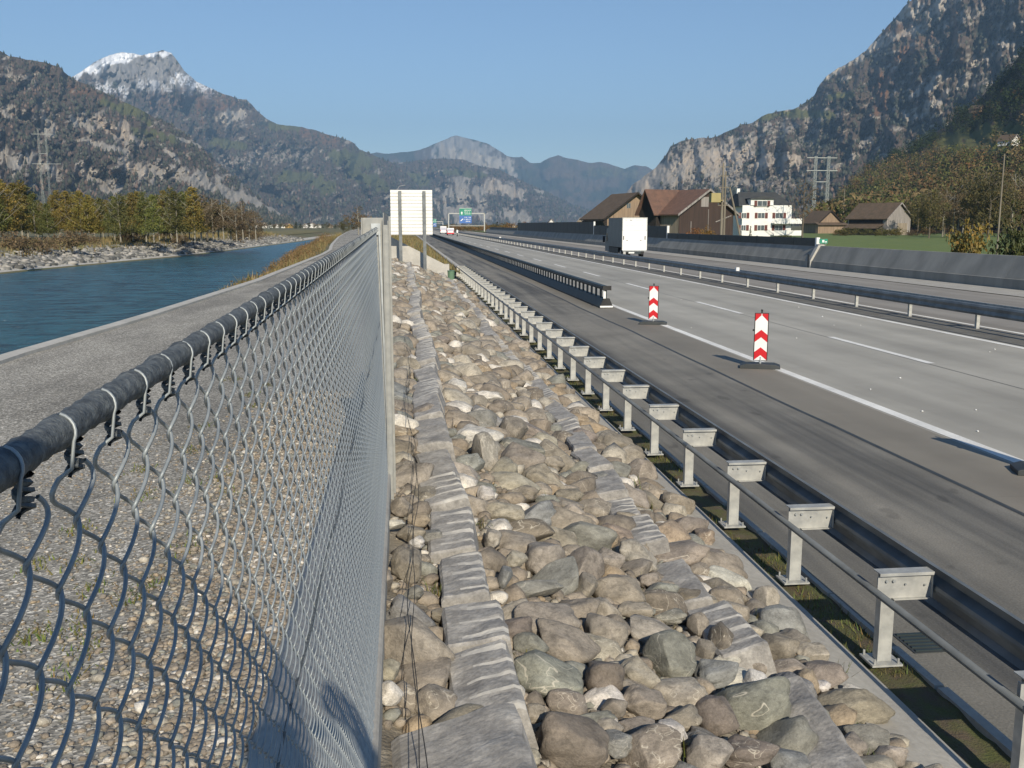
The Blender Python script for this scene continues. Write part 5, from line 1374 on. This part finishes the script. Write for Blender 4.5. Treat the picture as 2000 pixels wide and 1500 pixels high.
# ================================================================== poles and pylons
def pole(name, px, y, ptop, lab, r=0.11, zb=GZ, wires=True):
    x = float(on_y(px, 440, y)[0]); zt = float(on_y(px, ptop, y)[2]); t = thing(name, lab, 'utility pole', (x, y, zb))
    b = MB(); b.tube([(0, 0, 0), (0, 0, (zt - zb) * 0.5), (0, 0, zt - zb)], [r, r * 0.85, r * 0.65], 8); b.build('mast', M['polewood'], t)
    return t, x, zt - zb
t, x, hh = pole('timber_pole', 1409, 120, 318, 'tall double timber pole with insulator arms and a slanting stay, before the dark barn', 0.17)
b = MB(); b.tube([(0.36, 0, 0), (0.34, 0, hh * 0.9)], [0.16, 0.10], 8); b.build('second_mast', M['polewood'], t)
for k, dz in enumerate((0.5, 1.6, 3.0, 5.2)):
    b = MB(); b.bar((-0.55, 0, hh - dz), (0.75, 0, hh - dz), 0.09); arm = b.build('crossarm', M['polewood'], t)
    for sx in (-0.5, 0.7):
        b = MB(); b.tube([(sx, 0, hh - dz + 0.04), (sx, 0, hh - dz + 0.28)], 0.06, 6); b.build('insulator', M['glass'], arm)
xb = float(on_y(1455, 440, 120)[0]) - x; xt = float(on_y(1424, 440, 120)[0]) - x; zt2 = float(on_y(1424, 365, 120)[2]) - GZ
b = MB(); b.tube([(xb, 0.5, 0), (xt, 0.3, zt2)], [0.15, 0.10], 7); b.build('stay', M['polewood'], t)
M['yellowbox'] = basic('yellow_box', (0.36, 0.30, 0.13), (0.3, 0.25, 0.11), 1, 2, 0.7)
bx_ = float(on_y(1396, 440, 119)[0]) - x; zb1 = float(on_y(1396, 395, 119)[2]) - GZ; zt1 = float(on_y(1396, 377, 119)[2]) - GZ
b = MB(); b.box((bx_ - 0.6, -1.2, zb1), (bx_ + 0.6, -0.3, zt1)); b.box((bx_, -0.3, zb1 + 0.2), (0.0, -0.1, zb1 + 0.3)); b.build('transformer', M['yellowbox'], t)
pole('thin_pole', 1951, 62, 300, 'thin single pole rising beside the autumn bush at the right edge', 0.06)
pole('short_pole', 1845, 262, 372, 'short pale pole behind the right end of the grey barn', 0.14)
pole('roadside_pole', 1646, 330, 370, 'faint pole between the lattice pylon and the grey barn', 0.14)
M['pylon'] = basic('pylon_steel', (0.42, 0.45, 0.42), (0.36, 0.38, 0.36), 1, 2, 0.6)
def lattice(parent, p0, p1, w0, w1, n, r):
    """one four-legged lattice mast"""
    b = MB(); P0, P1 = Vector(p0), Vector(p1)
    cs = [(-1, -1), (1, -1), (1, 1), (-1, 1)]
    def pt(t, k):
        c = P0.lerp(P1, t); w = w0 + (w1 - w0) * t; return (c.x + cs[k][0] * w / 2, c.y + cs[k][1] * w / 2, c.z)
    for k in range(4): b.bar(pt(0, k), pt(1, k), r * 1.6)
    for i in range(n):
        t0, t1 = i / n, (i + 1) / n
        for k in range(4):
            b.bar(pt(t0, k), pt(t1, (k + 1) % 4), r); b.bar(pt(t0, (k + 1) % 4), pt(t1, k), r); b.bar(pt(t1, k), pt(t1, (k + 1) % 4), r)
    b.build('mast', M['pylon'], parent, fix=False)
def pylon(px0, px1, y, ptop, arms, lab, cat='pylon', split=True, r=0.05, m='pylon'):
    x0 = float(on_y(px0, 440, y)[0]); x1 = float(on_y(px1, 440, y)[0]); H = float(on_y(px0, ptop, y)[2]) - GZ; xc = (x0 + x1) / 2
    t = thing('lattice_pylon', lab, cat, (xc, y, GZ), 0, 'lattice power pylons')
    hm = H * 0.42
    for x in (x0 - xc, x1 - xc):
        lattice(t, (x, 0, 0), (x, 0, hm), 2.6, 0.9, 5, r); lattice(t, (x, 0, hm), (x, 0, H), 0.9, 0.8, 8, r)
    for (a0, a1, py) in arms:
        z = float(on_y(px0, py, y)[2]) - GZ; xa = float(on_y(a0, 440, y)[0]) - xc; xb = float(on_y(a1, 440, y)[0]) - xc
        b = MB(); b.bar((xa, 0, z), (xb, 0, z), 0.2, 0.22); b.build('crossarm', M['pylon'], t)
    return t
pylon(1587, 1612, 350, 305, ((1570, 1628, 308), (1570, 1630, 333), (1588, 1612, 355)), 'pale lattice pylon with two masts and crossbars, behind the white house')
pylon(88, 102, 700, 250, ((75, 118, 262), (72, 128, 320), (88, 102, 300)), 'faint lattice pylon rising behind the larch row across the river', r=0.025)

# ================================================================== bushes, trees and meadow at the right
xs = [30.2, 34, 400]; b = MB(); b.sheet([(30.2, 0.16), (60, 0.19), (420, 0.19)], 30, 420, 8); tag(b.build('meadow_ground', M['fieldg'], fix=False), kind='structure')
def at_px(px, y): return float(on_y(px, 440, y)[0])
bl = [(1898, 56, 426, 'bush', 'sparse yellow-leaved bush just behind the leaning wall at the right', (1.9, 1.5, 0.9), 1.0),
      (1995, 50, 410, 'bush', 'dark green bush cut by the right edge behind the wall', (0.55, 0.7, 0.5), 1.0),
      (1690, 240, 446, 'bush', 'dark bush left of the grey barn', (0.7, 0.8, 0.6), 1.4), (1655, 235, 443, 'bush', 'olive bush before the low shed', (1.0, 1.0, 0.8), 1.6),
      (1722, 228, 444, 'bush', 'olive bush below the grey barn wall', (1.1, 1.1, 0.8), 1.5), (1750, 226, 446, 'bush', 'yellowish bush below the grey barn gable', (1.2, 1.1, 0.7), 1.6),
      (1782, 230, 449, 'dryb', 'brown bush right of the grey barn gable', (0.8, 0.7, 0.6), 1.7), (1640, 242, 447, 'dryb', 'reddish bush at the end of the noise screen', (1.1, 0.8, 0.6), 1.6),
      (1810, 236, 445, 'dryb', 'brown bush at the wood edge right of the grey barn', (1, 0.8, 0.6), 1.5), (1358, 158, 445, 'dryb', 'rusty shrub before the dark barn gable', (1.5, 0.8, 0.4), 0.9),
      (1378, 160, 443, 'bush', 'yellowing shrub before the dark barn gable', (2.0, 1.2, 0.5), 0.9), (1535, 165, 458, 'bush', 'clipped green bush before the white house', (0.8, 1.0, 0.6), 1.5)]
for i, (px, y, top, k, lab, tint, wd) in enumerate(bl):
    h = float(on_y(px, top, y)[2]) - GZ
    tree('garden_bush', k, at_px(px, y), y, GZ, h, lab, 'bush', None, min(wd, 3.0) * (0.55 if h > 2.6 else 1.0), tint, i)
tr = [(1568, 182, 330, 'bare', 'bare spreading tree right of the white house', (0.9, 0.85, 0.8), 0.9), (1665, 330, 392, 'brown', 'leafless brown tree left of the grey barn roof', (0.9, 0.8, 0.7), 1.2),
      (700, 175, 403, 'brown', 'round brown tree at the path end by the fence post', (1.1, 1.0, 0.7), 1.5), (672, 210, 425, 'olive', 'small olive tree left of the round brown tree', (1, 1, 0.8), 1.2)]
for i, (px, y, top, k, lab, tint, wd) in enumerate(tr):
    h = float(on_y(px, top, y)[2]) - GZ - (0.8 if px < 800 else 0); tree('bare_tree', k, at_px(px, y), y, GZ + (0.8 if px < 800 else 0), h, lab, 'tree', None, wd, tint, i)
wood = []
for i in range(34):
    px = 1795 + i * 7.6 + rr.uniform(-4, 4); y = rr.uniform(240, 330) if i % 3 else rr.uniform(190, 240)
    top = float(np.interp(px, [1795, 1830, 1870, 1920, 1960, 2060], [372, 345, 335, 322, 330, 320])) + rr.uniform(0, 45)
    k = rr.choice(('olive', 'brown', 'brown', 'olive', 'bare')); h = float(on_y(px, top, y)[2]) - GZ; tn = rr.uniform(0.8, 1.25)
    tree('woodland_tree', k, at_px(px, y), y, GZ, h, '%s at the wood edge, %s tree right of the grey barn' % ({'olive': 'olive green tree', 'brown': 'brown leafless tree', 'bare': 'bare grey tree'}[k], ORD[i]), 'tree', 'trees at the wood edge', 1.0, (tn, tn * 0.95, tn * 0.8), i)
# trees just right of the frame that throw their shade on the leaning wall
for i, (x, y, h) in enumerate(((34.5, 27, 7.5), (35.5, 20, 7), (33.5, 34, 5.5))):
    tree('roadside_tree', 'bare' if i != 1 else 'olive', x, y, GZ, h, 'roadside tree behind the wall beyond the right edge, %s' % ('nearest', 'bushiest', 'smallest')[i], 'tree', None, 0.8, (1, 1, 1), i)
# far tree line at the end of the valley plain
for i in range(30):
    px = 950 + i * 7 if i < 8 else (510 + (i - 8) * 8.5); 
    if 755 < px < 850: continue
    y = 560 + rr.uniform(-40, 40); top = rr.uniform(432, 440) if px < 800 else rr.uniform(430, 440)
    h = max(3.0, float(on_y(px, top, y)[2]) - 0.3); k = rr.choice(('dark', 'olive', 'brown'))
    vt_n = (i if i < 8 else i - 8); vt_w = 'by the gantry' if i < 8 else 'by the village'
    tree('valley_tree', k, at_px(px, y), y, 0.3, h, 'small %s tree far off %s, %s from the left' % ({'dark': 'dark evergreen', 'olive': 'olive', 'brown': 'brown'}[k], vt_w, ORD[vt_n]), 'tree', 'small trees on the far valley plain', 1.6, (1, 1, 1), i)
for i in range(12):
    px = 880 + i * 13; y = 430 + rr.uniform(-20, 20); 
    tree('verge_bush', 'dryb' if i % 2 else 'bush', at_px(px, y), y, 0.1, rr.uniform(2.2, 4.0), 'yellow-brown verge bush near the gantry, %s from the left' % ORD[i], 'bush', 'verge bushes near the gantry', 1.6, (1.6, 1.2, 0.7), i)

# ================================================================== mountains
FOREST = np.array([0.040, 0.047, 0.034]); BROWN = np.array([0.125, 0.090, 0.070]); ROCK = np.array([0.36, 0.325, 0.275]); MEAD = np.array([0.115, 0.118, 0.052]); SNOW = np.array([0.80, 0.82, 0.86]); RUST = np.array([0.17, 0.095, 0.055]); GREY = np.array([0.26, 0.25, 0.24]); PALEO = np.array([0.42, 0.36, 0.29])
CL = {'r': ROCK, 'm': MEAD, 's': SNOW, 'b': RUST, 'g': GREY, 'o': PALEO, 'f': FOREST * 0.8}
def seg_dist(X, Y, x1, y1, x2, y2):
    dx, dy = x2 - x1, y2 - y1; L2 = dx * dx + dy * dy + 1e-9
    t = np.clip(((X - x1) * dx + (Y - y1) * dy) / L2, 0, 1); return np.hypot(X - x1 - t * dx, Y - y1 - t * dy)
def massif(name, sil, base, D0, D1, strokes, seed, step=2.5, rows=120, amp=0.045, gul=0.03, brown=0.5, rockband=0.0, curve=1.15, jag=2.0, trees=0, tsize=16, basecol=None, dark=1.0):
    sx = [s[0] for s in sil]; sy = [s[1] for s in sil]
    cx = np.arange(sx[0], sx[-1] + step, step); ridge = np.interp(cx, sx, sy) + jag * (fbm(cx * 0.06, cx * 0, 4, seed) - 0.5) * 2
    T = np.linspace(0, 1, rows); PX = np.repeat(cx[None], rows, 0); PYY = base + (ridge[None] - base) * T[:, None]
    D = D0 + (D1 - D0) * T[:, None] ** curve
    hgt = (base - PYY)
    n1 = fbm(PX * gul, PYY * gul * 0.45, 5, seed + 1); n2 = fbm(PX * 0.12 + PYY * 0.05, PYY * 0.10, 4, seed + 2); n3 = vnoise(PX * 0.4, PYY * 0.4, seed + 3)
    rdg = 1 - np.abs(2 * n1 - 1)
    fade = np.sin(np.clip(T, 0, 1) * math.pi)[:, None] * 0.7 + 0.3
    D = D * (1 + amp * ((rdg - 0.7) * 2.2 + (n2 - 0.5) * 0.6 + (n3 - 0.5) * 0.08) * fade)
    R = ray(PX, PYY); hd = np.hypot(R[..., 0], R[..., 1]); P = R * (D / hd)[..., None]; P[..., 2] += EYE
    # colours: what grows or shows where
    c = (FOREST if basecol is None else np.array(basecol))[None, None] * (0.7 + 0.7 * n2[..., None]); mb = np.clip((fbm(PX * 0.035, PYY * 0.05, 4, seed + 9) - (1 - brown) + 0.1) * 7, 0, 1)[..., None]
    c = c * (1 - mb * 0.75) + BROWN * (0.75 + 0.5 * n3[..., None]) * mb * 0.75
    occ = np.zeros(PX.shape)
    if rockband:
        rb = fbm(PX * 0.03 - PYY * 0.03, PYY * 0.11 + PX * 0.045, 5, seed + 21); mk = np.clip((rb - (0.70 - rockband)) * 16, 0, 1)
        mk = mk * np.clip((n3 - 0.1) * 2.5, 0, 1); c = c * (1 - mk[..., None]) + ROCK * (0.6 + 0.7 * n2[..., None]) * mk[..., None]; occ = np.maximum(occ, mk)
    nn = fbm(PX * 0.11, PYY * 0.07, 5, seed + 30); vv = fbm(PX * 0.22, PYY * 0.05, 3, seed + 40)
    for st in strokes:
        k = st[0]; pts_ = st[1]; w = st[2]; dens = st[3] if len(st) > 3 else 1.0
        d = np.full(PX.shape, 1e9)
        w = w * 1.45
        for a_, b_ in zip(pts_[:-1], pts_[1:]): d = np.minimum(d, seg_dist(PX, PYY, *a_, *b_))
        e = d / w + (nn - 0.5) * 2.3 + (vv - 0.5) * (1.2 if k in 'rgo' else 0.3); mk = np.clip((1.0 - e) * 3.0, 0, 1) * dens
        if dens < 1: mk = mk * np.clip((n3 - 0.35) * 5, 0, 1)
        tex = (0.62 + 0.76 * vv) if k in 'rgo' else (0.85 + 0.3 * n2)
        if k == 's': tex = np.ones_like(vv)
        c = c * (1 - mk[..., None]) + CL[k] * tex[..., None] * mk[..., None]; occ = np.maximum(occ, mk if k != 'b' else mk * 0.6)
    # behind the crest the mountain falls away again
    back = []
    top = P[-1]
    for kk, (dd, dz) in enumerate(((0.04, -0.10), (0.12, -0.4), (0.25, -1.0))):
        q = top.copy(); q[:, :2] *= (1 + dd); q[:, 2] = np.maximum(EYE + (top[:, 2] - EYE) * (1 + dz), -5); back.append(q)
    V = np.concatenate([P.reshape(-1, 3)] + back); C = np.concatenate([c.reshape(-1, 3)] + [c[-1]] * 3) * dark
    nc = len(cx); tot = rows + 3
    J, I = np.meshgrid(np.arange(tot - 1), np.arange(nc - 1), indexing='ij')
    Q = np.stack([J * nc + I, J * nc + I + 1, (J + 1) * nc + I + 1, (J + 1) * nc + I], -1).reshape(-1, 4)
    me = mesh_np(name, V, Q, False); col_attr(me, C); o = put(name, me, M['mount']); tag(o, kind='structure')
    if trees:
        rg2 = np.random.default_rng(seed); jj = rg2.integers(1, rows - 1, trees * 3); ii = rg2.integers(0, nc - 1, trees * 3)
        okk = (rg2.random(trees * 3) > occ[jj, ii] * 2.2) & (PYY[jj, ii] < base) ; jj, ii = jj[okk][:trees], ii[okk][:trees]
        B = P[jj, ii]; Cb = c[jj, ii]; n = len(B); nb = 3 
        hh_ = rg2.uniform(0.6, 1.25, n) * tsize; con = rg2.random(n) < 0.55
        ang = rg2.uniform(0, 6.28, n); vs = []; 
        rad = hh_ * np.where(con, 0.24, 0.42); k5 = 5
        ring = [B + np.stack([np.cos(ang + q * 2 * math.pi / k5) * rad, np.sin(ang + q * 2 * math.pi / k5) * rad, hh_ * np.where(con, 0.12, 0.35) * (1 + 0.25 * ((q * 7) % 3 - 1))], 1) for q in range(k5)]
        apex = B + np.stack([0 * ang, 0 * ang, hh_], 1); foot = B - np.stack([0 * ang, 0 * ang, hh_ * 0.3], 1)
        V = np.stack(ring + [apex, foot], 1).reshape(-1, 3); base_i = (np.arange(n) * (k5 + 2))[:, None, None]
        tri = np.array([[q, (q + 1) % k5, k5] for q in range(k5)] + [[(q + 1) % k5, q, k5 + 1] for q in range(k5)])[None]
        Fc = (base_i + tri).reshape(-1, 3)
        me = mesh_np('forest', V, Fc, False); jit = rg2.uniform(0.8, 1.3, n)[:, None]
        warm = rg2.random(n)[:, None] < 0.14 * brown; tc = np.where(warm, BROWN * 1.25, np.where(con[:, None], FOREST * 0.85, FOREST * 1.2 + 0.25 * Cb)) * jit
        col_attr(me, np.repeat(tc * dark, k5 + 2, axis=0)); f = put('hillside_forest', me, M['mount']); tag(f, kind='stuff')
    return o, P, PX, PYY
# far centre range
massif('mountain_far_centre', [(660, 330), (690, 305), (735, 298), (760, 300), (800, 296), (820, 292), (850, 280), (880, 268), (893, 265), (910, 270), (935, 275), (955, 282), (972, 292), (990, 305), (1003, 308), (1020, 306), (1035, 318), (1055, 318), (1075, 307), (1090, 303), (1105, 308), (1130, 312), (1150, 319), (1170, 316), (1195, 322), (1220, 329), (1240, 322), (1262, 325), (1275, 332), (1320, 350), (1420, 400)],
       450, 8500, 11000, [('g', [(862, 282), (900, 285), (955, 300)], 17), ('r', [(870, 300), (960, 312)], 12), ('r', [(920, 322), (985, 318)], 10), ('r', [(990, 315), (1002, 345)], 5), ('m', [(1150, 335), (1260, 340)], 6, 0.6)], 3, 2.0, 80, 0.03, 0.03, 0.45, 0.0, jag=1.5)
massif('mountain_centre', [(640, 420), (690, 345), (740, 326), (770, 319), (810, 314), (860, 309), (905, 312), (940, 325), (975, 330), (1000, 345), (1040, 362), (1080, 380), (1120, 400), (1170, 418), (1240, 436), (1300, 448)],
       452, 5200, 7600, [('r', [(905, 352), (902, 390)], 11), ('r', [(902, 390), (898, 425)], 13), ('r', [(872, 372), (878, 415)], 11), ('r', [(935, 372), (940, 400)], 9), ('o', [(955, 362), (985, 366), (1010, 380)], 10), ('r', [(985, 415), (1025, 425)], 10), ('r', [(855, 400), (846, 432)], 8), ('r', [(925, 415), (960, 425)], 8), ('r', [(1045, 370), (1058, 376)], 3),
                         ('m', [(750, 345), (830, 352)], 9), ('m', [(870, 336), (945, 342)], 5), ('m', [(700, 350), (740, 360)], 9)], 5, 1.8, 100, 0.07, 0.035, 0.75, 0.02, jag=1.2, trees=2500, tsize=20)
massif('mountain_snow_peak', [(100, 170), (150, 146), (170, 132), (200, 113), (215, 106), (240, 101), (260, 103), (278, 108), (290, 105), (318, 98), (335, 104), (345, 118), (360, 140), (385, 160), (410, 172), (440, 185), (455, 190), (480, 195), (492, 205), (500, 215), (520, 232), (540, 241), (560, 245), (590, 248), (620, 256), (650, 265), (670, 270), (690, 280), (702, 292), (720, 297), (745, 310), (770, 320), (800, 345), (850, 395), (890, 440)],
       455, 3800, 6500, [('g', [(215, 130), (330, 130)], 30), ('g', [(250, 160), (370, 165)], 20), ('g', [(345, 130), (390, 170)], 12), ('s', [(152, 146), (200, 124), (250, 111)], 7), ('s', [(205, 113), (250, 104), (276, 107)], 4), ('s', [(285, 107), (335, 103)], 4), ('s', [(345, 152), (410, 178)], 10, 0.9), ('s', [(190, 172), (245, 178)], 8, 0.7), ('s', [(280, 165), (330, 175)], 8, 0.5),
                         ('b', [(360, 185), (440, 205)], 12, 0.8), ('b', [(300, 190), (350, 200)], 10, 0.6), ('b', [(385, 200), (395, 235)], 6, 0.8), ('b', [(590, 258), (650, 278)], 9, 0.9), ('m', [(555, 350), (600, 345), (640, 368)], 11), ('m', [(655, 305), (720, 315)], 11), ('m', [(690, 340), (745, 362)], 10), ('m', [(415, 277), (475, 285)], 6), ('m', [(530, 245), (580, 252)], 5),
                         ('r', [(430, 232), (475, 222)], 8), ('r', [(435, 315), (480, 318)], 10, 0.8), ('r', [(500, 305), (600, 300)], 11, 0.8), ('m', [(540, 390), (600, 400)], 7, 0.7)], 8, 1.7, 180, 0.085, 0.025, 0.75, 0.035, jag=2.0, trees=4500, tsize=18)
massif('mountain_left', [(-60, 85), (0, 100), (20, 110), (60, 118), (90, 122), (115, 130), (128, 142), (150, 158), (185, 172), (230, 192), (270, 212), (300, 228), (340, 244), (392, 284), (432, 324), (472, 358), (520, 398), (548, 418), (600, 442)],
       458, 1500, 3200, [('r', [(10, 215), (55, 228), (105, 252)], 8), ('r', [(-20, 290), (10, 305), (35, 330)], 12), ('r', [(45, 305), (112, 335)], 8), ('r', [(145, 235), (178, 250)], 7), ('o', [(190, 240), (232, 252), (266, 272)], 10), ('r', [(178, 280), (246, 298)], 5), ('r', [(160, 330), (228, 372)], 9), ('o', [(240, 315), (286, 340)], 9), ('r', [(300, 335), (350, 340), (392, 352)], 12), ('r', [(392, 352), (460, 380)], 12), ('r', [(460, 380), (545, 414)], 5),
                         ('r', [(15, 140), (62, 162)], 8, 0.9), ('r', [(330, 265), (396, 286)], 3), ('r', [(322, 292), (352, 318)], 3), ('m', [(205, 202), (285, 222)], 8), ('m', [(265, 256), (335, 272)], 8), ('b', [(138, 172), (190, 185)], 7, 0.9), ('m', [(255, 215), (290, 240)], 5)], 12, 1.6, 210, 0.10, 0.022, 0.85, 0.045, jag=2.5, trees=4500, tsize=10)
massif('mountain_right', [(1215, 392), (1225, 375), (1235, 360), (1255, 345), (1280, 328), (1300, 303), (1310, 285), (1325, 278), (1350, 273), (1385, 268), (1400, 266), (1420, 257), (1445, 245), (1470, 240), (1500, 221), (1530, 217), (1550, 214), (1565, 206), (1590, 186), (1602, 165), (1615, 150), (1640, 130), (1655, 122), (1680, 107), (1690, 100), (1707, 80), (1725, 62), (1745, 38), (1765, 15), (1780, 0), (1820, -50), (1900, -120), (2060, -210)],
       460, 1500, 3400, [('r', [(1760, 28), (1800, 18), (1842, 12)], 11), ('r', [(1724, 80), (1796, 56)], 8), ('r', [(1692, 100), (1716, 82)], 7), ('r', [(1630, 134), (1650, 120), (1678, 110)], 9), ('r', [(1604, 158), (1632, 142)], 4), ('b', [(1864, 20), (1862, 76), (1838, 122)], 5), ('b', [(1772, 100), (1728, 152), (1716, 214)], 9), ('b', [(1740, 130), (1775, 115)], 8, 0.8), ('r', [(1740, 135), (1765, 125)], 6, 0.8),
                          ('r', [(1900, 116), (1944, 108)], 10), ('r', [(1956, 84), (1990, 104)], 12), ('r', [(1812, 168), (1850, 140)], 9), ('r', [(1780, 190), (1795, 180)], 6), ('r', [(1780, 228), (1836, 195)], 9), ('r', [(1872, 172), (1898, 154)], 7), ('r', [(1946, 52), (2010, 50)], 5), ('m', [(1490, 228), (1560, 219), (1625, 226)], 7), ('m', [(1620, 190), (1662, 184)], 5),
                          ('o', [(1240, 365), (1300, 335), (1380, 312), (1455, 300)], 22), ('r', [(1300, 360), (1440, 345)], 20, 0.85), ('o', [(1478, 322), (1556, 314)], 13), ('r', [(1500, 245), (1552, 252)], 8, 0.9), ('r', [(1550, 285), (1590, 275)], 8, 0.8), ('r', [(1480, 355), (1560, 350)], 14, 0.7), ('r', [(1685, 282), (1700, 275)], 5), ('b', [(1700, 45), (1800, 75)], 16, 0.5), ('r', [(1790, 60), (1850, 40)], 10, 0.8), ('r', [(1880, 30), (1960, 20)], 10, 0.8), ('r', [(1850, 180), (1800, 235)], 7, 0.8), ('r', [(1330, 290), (1420, 285)], 8, 0.8), ('r', [(1580, 240), (1600, 262)], 7, 0.7)], 17, 1.7, 230, 0.10, 0.024, 0.6, 0.075, jag=3.0, trees=4500, tsize=10)
o6, P6, PX6, PY6 = massif('hill_right', [(1590, 440), (1640, 392), (1670, 352), (1700, 330), (1740, 312), (1780, 290), (1800, 275), (1820, 262), (1850, 245), (1870, 225), (1900, 210), (1915, 190), (1940, 165), (1960, 150), (1980, 125), (2000, 90), (2080, 0)],
       460, 340, 1050, [('m', [(1850, 276), (1915, 262)], 11), ('m', [(1925, 250), (2010, 256)], 12), ('m', [(1860, 288), (1990, 286)], 8), ('f', [(1700, 330), (1800, 275)], 10)], 23, 3.0, 110, 0.05, 0.02, 0.62, 0.0, jag=4.0, trees=0, basecol=(0.06, 0.062, 0.03))
# leafy forest on the near hill, one mass nobody could count
def hill_forest():
    rg2 = np.random.default_rng(5); rows_, nc = PX6.shape; items = []
    Vs = []; Cs = []; n = 2300
    jj = rg2.integers(2, rows_ - 1, n * 2); ii = rg2.integers(0, nc - 1, n * 2)
    px, py = PX6[jj, ii], PY6[jj, ii]
    py = py - 12
    m_ = (seg_dist(px, py, 1850, 276, 1915, 262) > 17) & (seg_dist(px, py, 1925, 250, 2010, 256) > 17) & (seg_dist(px, py, 1860, 288, 1990, 286) > 11)
    py = py + 12
    jj, ii, px, py = jj[m_][:n], ii[m_][:n], px[m_][:n], py[m_][:n]
    for j, i, x_, y_ in zip(jj, ii, px, py):
        p = P6[j, i]; h = rg2.uniform(7, 14); k = 46; r = h * 0.36
        d = rg2.normal(size=(k, 3)); d /= np.linalg.norm(d, axis=1)[:, None]; q = rg2.uniform(0.4, 1, k)[:, None]
        c = p + np.array([0, 0, h * 0.5]) + d * q * np.array([r, r, h * 0.5])
        a = rg2.normal(size=(k, 3)); a /= np.linalg.norm(a, axis=1)[:, None]; b_ = np.cross(a, rg2.normal(size=(k, 3))); b_ /= np.linalg.norm(b_, axis=1)[:, None]
        s = (rg2.uniform(0.4, 0.9, k) * h * 0.11)[:, None]
        Vs.append(np.stack([c - a * s, c + b_ * s * 0.8, c + a * s], 1).reshape(-1, 3))
        up = y_ < np.interp(x_, [1640, 1900, 2000], [345, 262, 235]) + 12
        base = np.array([0.028, 0.04, 0.018]) if (up or rg2.random() < 0.25) else (np.array([0.12, 0.09, 0.045]) if rg2.random() < 0.5 else np.array([0.085, 0.088, 0.03]))
        if rg2.random() < 0.07: base = np.array([0.14, 0.08, 0.035])
        Cs.append(np.repeat((base * 1.2 * rg2.uniform(0.7, 1.3) * rg2.uniform(0.75, 1.25, (k, 1))), 3, axis=0))
    V = np.concatenate(Vs); me = mesh_np('hill_forest', V, np.arange(len(V)).reshape(-1, 3)); col_attr(me, np.concatenate(Cs)); tag(put('hill_forest', me, M['mount']), kind='stuff')
hill_forest()
# tiny farmhouses on the slopes
def on_surface(PX_, PY_, P_, px, py):
    k = np.argmin((PX_ - px) ** 2 + (PY_ - py) ** 2); return P_.reshape(-1, 3)[k]
for i, (px, py, w) in enumerate(((1915, 220, 13), (1977, 282, 12))):
    p = on_surface(PX6, PY6, P6, px, py); barn('hillside_house', ('brown chalet above the hillside meadow at the right', 'small farmhouse below the hillside meadow at the right edge')[i], p[0], p[1] - 3, p[2] - 0.5, 0.5, w * 0.8, w * 0.7, 3.2, 6.5, 'render' if i else 'wood', 'tileold', 0.8, cat='house')

# ================================================================== thin cloud wisps low in the sky
def cloudmat():
    m, N, L, P = newmat('cloud_wisp'); out = [n_ for n_ in N if n_.type == 'OUTPUT_MATERIAL'][0]
    N.remove(P); v = N.new('ShaderNodeVolumePrincipled'); v.inputs['Density'].default_value = 0.00045; v.inputs['Color'].default_value = (0.95, 0.95, 0.97, 1)
    L.new(v.outputs[0], out.inputs['Volume']); return m

# ================================================================== photographer (casts the shadow on the fence)
ph = thing('person', 'photographer in a dark jacket standing at the fence, seen only by the shadow', 'person', (0.0, -0.36, 1.25))
K = EYE - 1.25
J = [(0.10, 0, K - 0.98), (0.06, 0.0, K - 0.70), (0.02, 0.0, K - 0.22), (0.0, 0.03, K - 0.02), (-0.04, 0.05, K + 0.20), (-0.06, 0.05, K + 0.36),
     (-0.13, 0.0, K - 0.14), (-0.16, -0.02, K - 0.38), (-0.12, 0.16, K - 0.16), (-0.08, 0.24, K - 0.02),
     (0.20, 0.0, K - 0.14), (0.32, 0.0, K - 0.04), (0.29, 0.06, K + 0.16), (0.18, 0.08, K + 0.29), (0.07, 0.08, K + 0.30),
     (0.0, 0, K - 1.06), (0.02, 0.02, K - 1.42), (0.02, 0, 0.06), (0.02, 0.14, 0.03), (0.20, 0, K - 1.06), (0.24, 0.02, K - 1.42), (0.26, 0, 0.06), (0.26, 0.14, 0.03)]
E_ = [(0, 1), (1, 2), (2, 3), (3, 4), (4, 5), (2, 6), (6, 7), (7, 8), (8, 9), (2, 10), (10, 11), (11, 12), (12, 13), (13, 14), (0, 15), (15, 16), (16, 17), (17, 18), (0, 19), (19, 20), (20, 21), (21, 22)]
skin_figure('body', J, E_, [0.16, 0.16, 0.17, 0.09, 0.12, 0.10, 0.09, 0.07, 0.05, 0.045, 0.08, 0.06, 0.048, 0.042, 0.04, 0.10, 0.07, 0.05, 0.045, 0.10, 0.07, 0.05, 0.045], M['jacket'], ph)

# ================================================================== haze
def haze(density):
    m = bpy.data.materials.new('valley_haze'); m.use_nodes = True; N = m.node_tree.nodes; L = m.node_tree.links
    N.remove(N['Principled BSDF']); v = N.new('ShaderNodeVolumePrincipled'); v.inputs['Density'].default_value = density; v.inputs['Color'].default_value = (0.42, 0.68, 1.0, 1)
    v.inputs['Anisotropy'].default_value = 0.0
    out = [n_ for n_ in N if n_.type == 'OUTPUT_MATERIAL'][0]; L.new(v.outputs[0], out.inputs['Volume'])
    b = MB(); b.box((-17000, -1500, -8), (17000, 14500, 1450)); o = b.build('haze', m); o['kind'] = 'stuff'; return o
haze(0.000085)
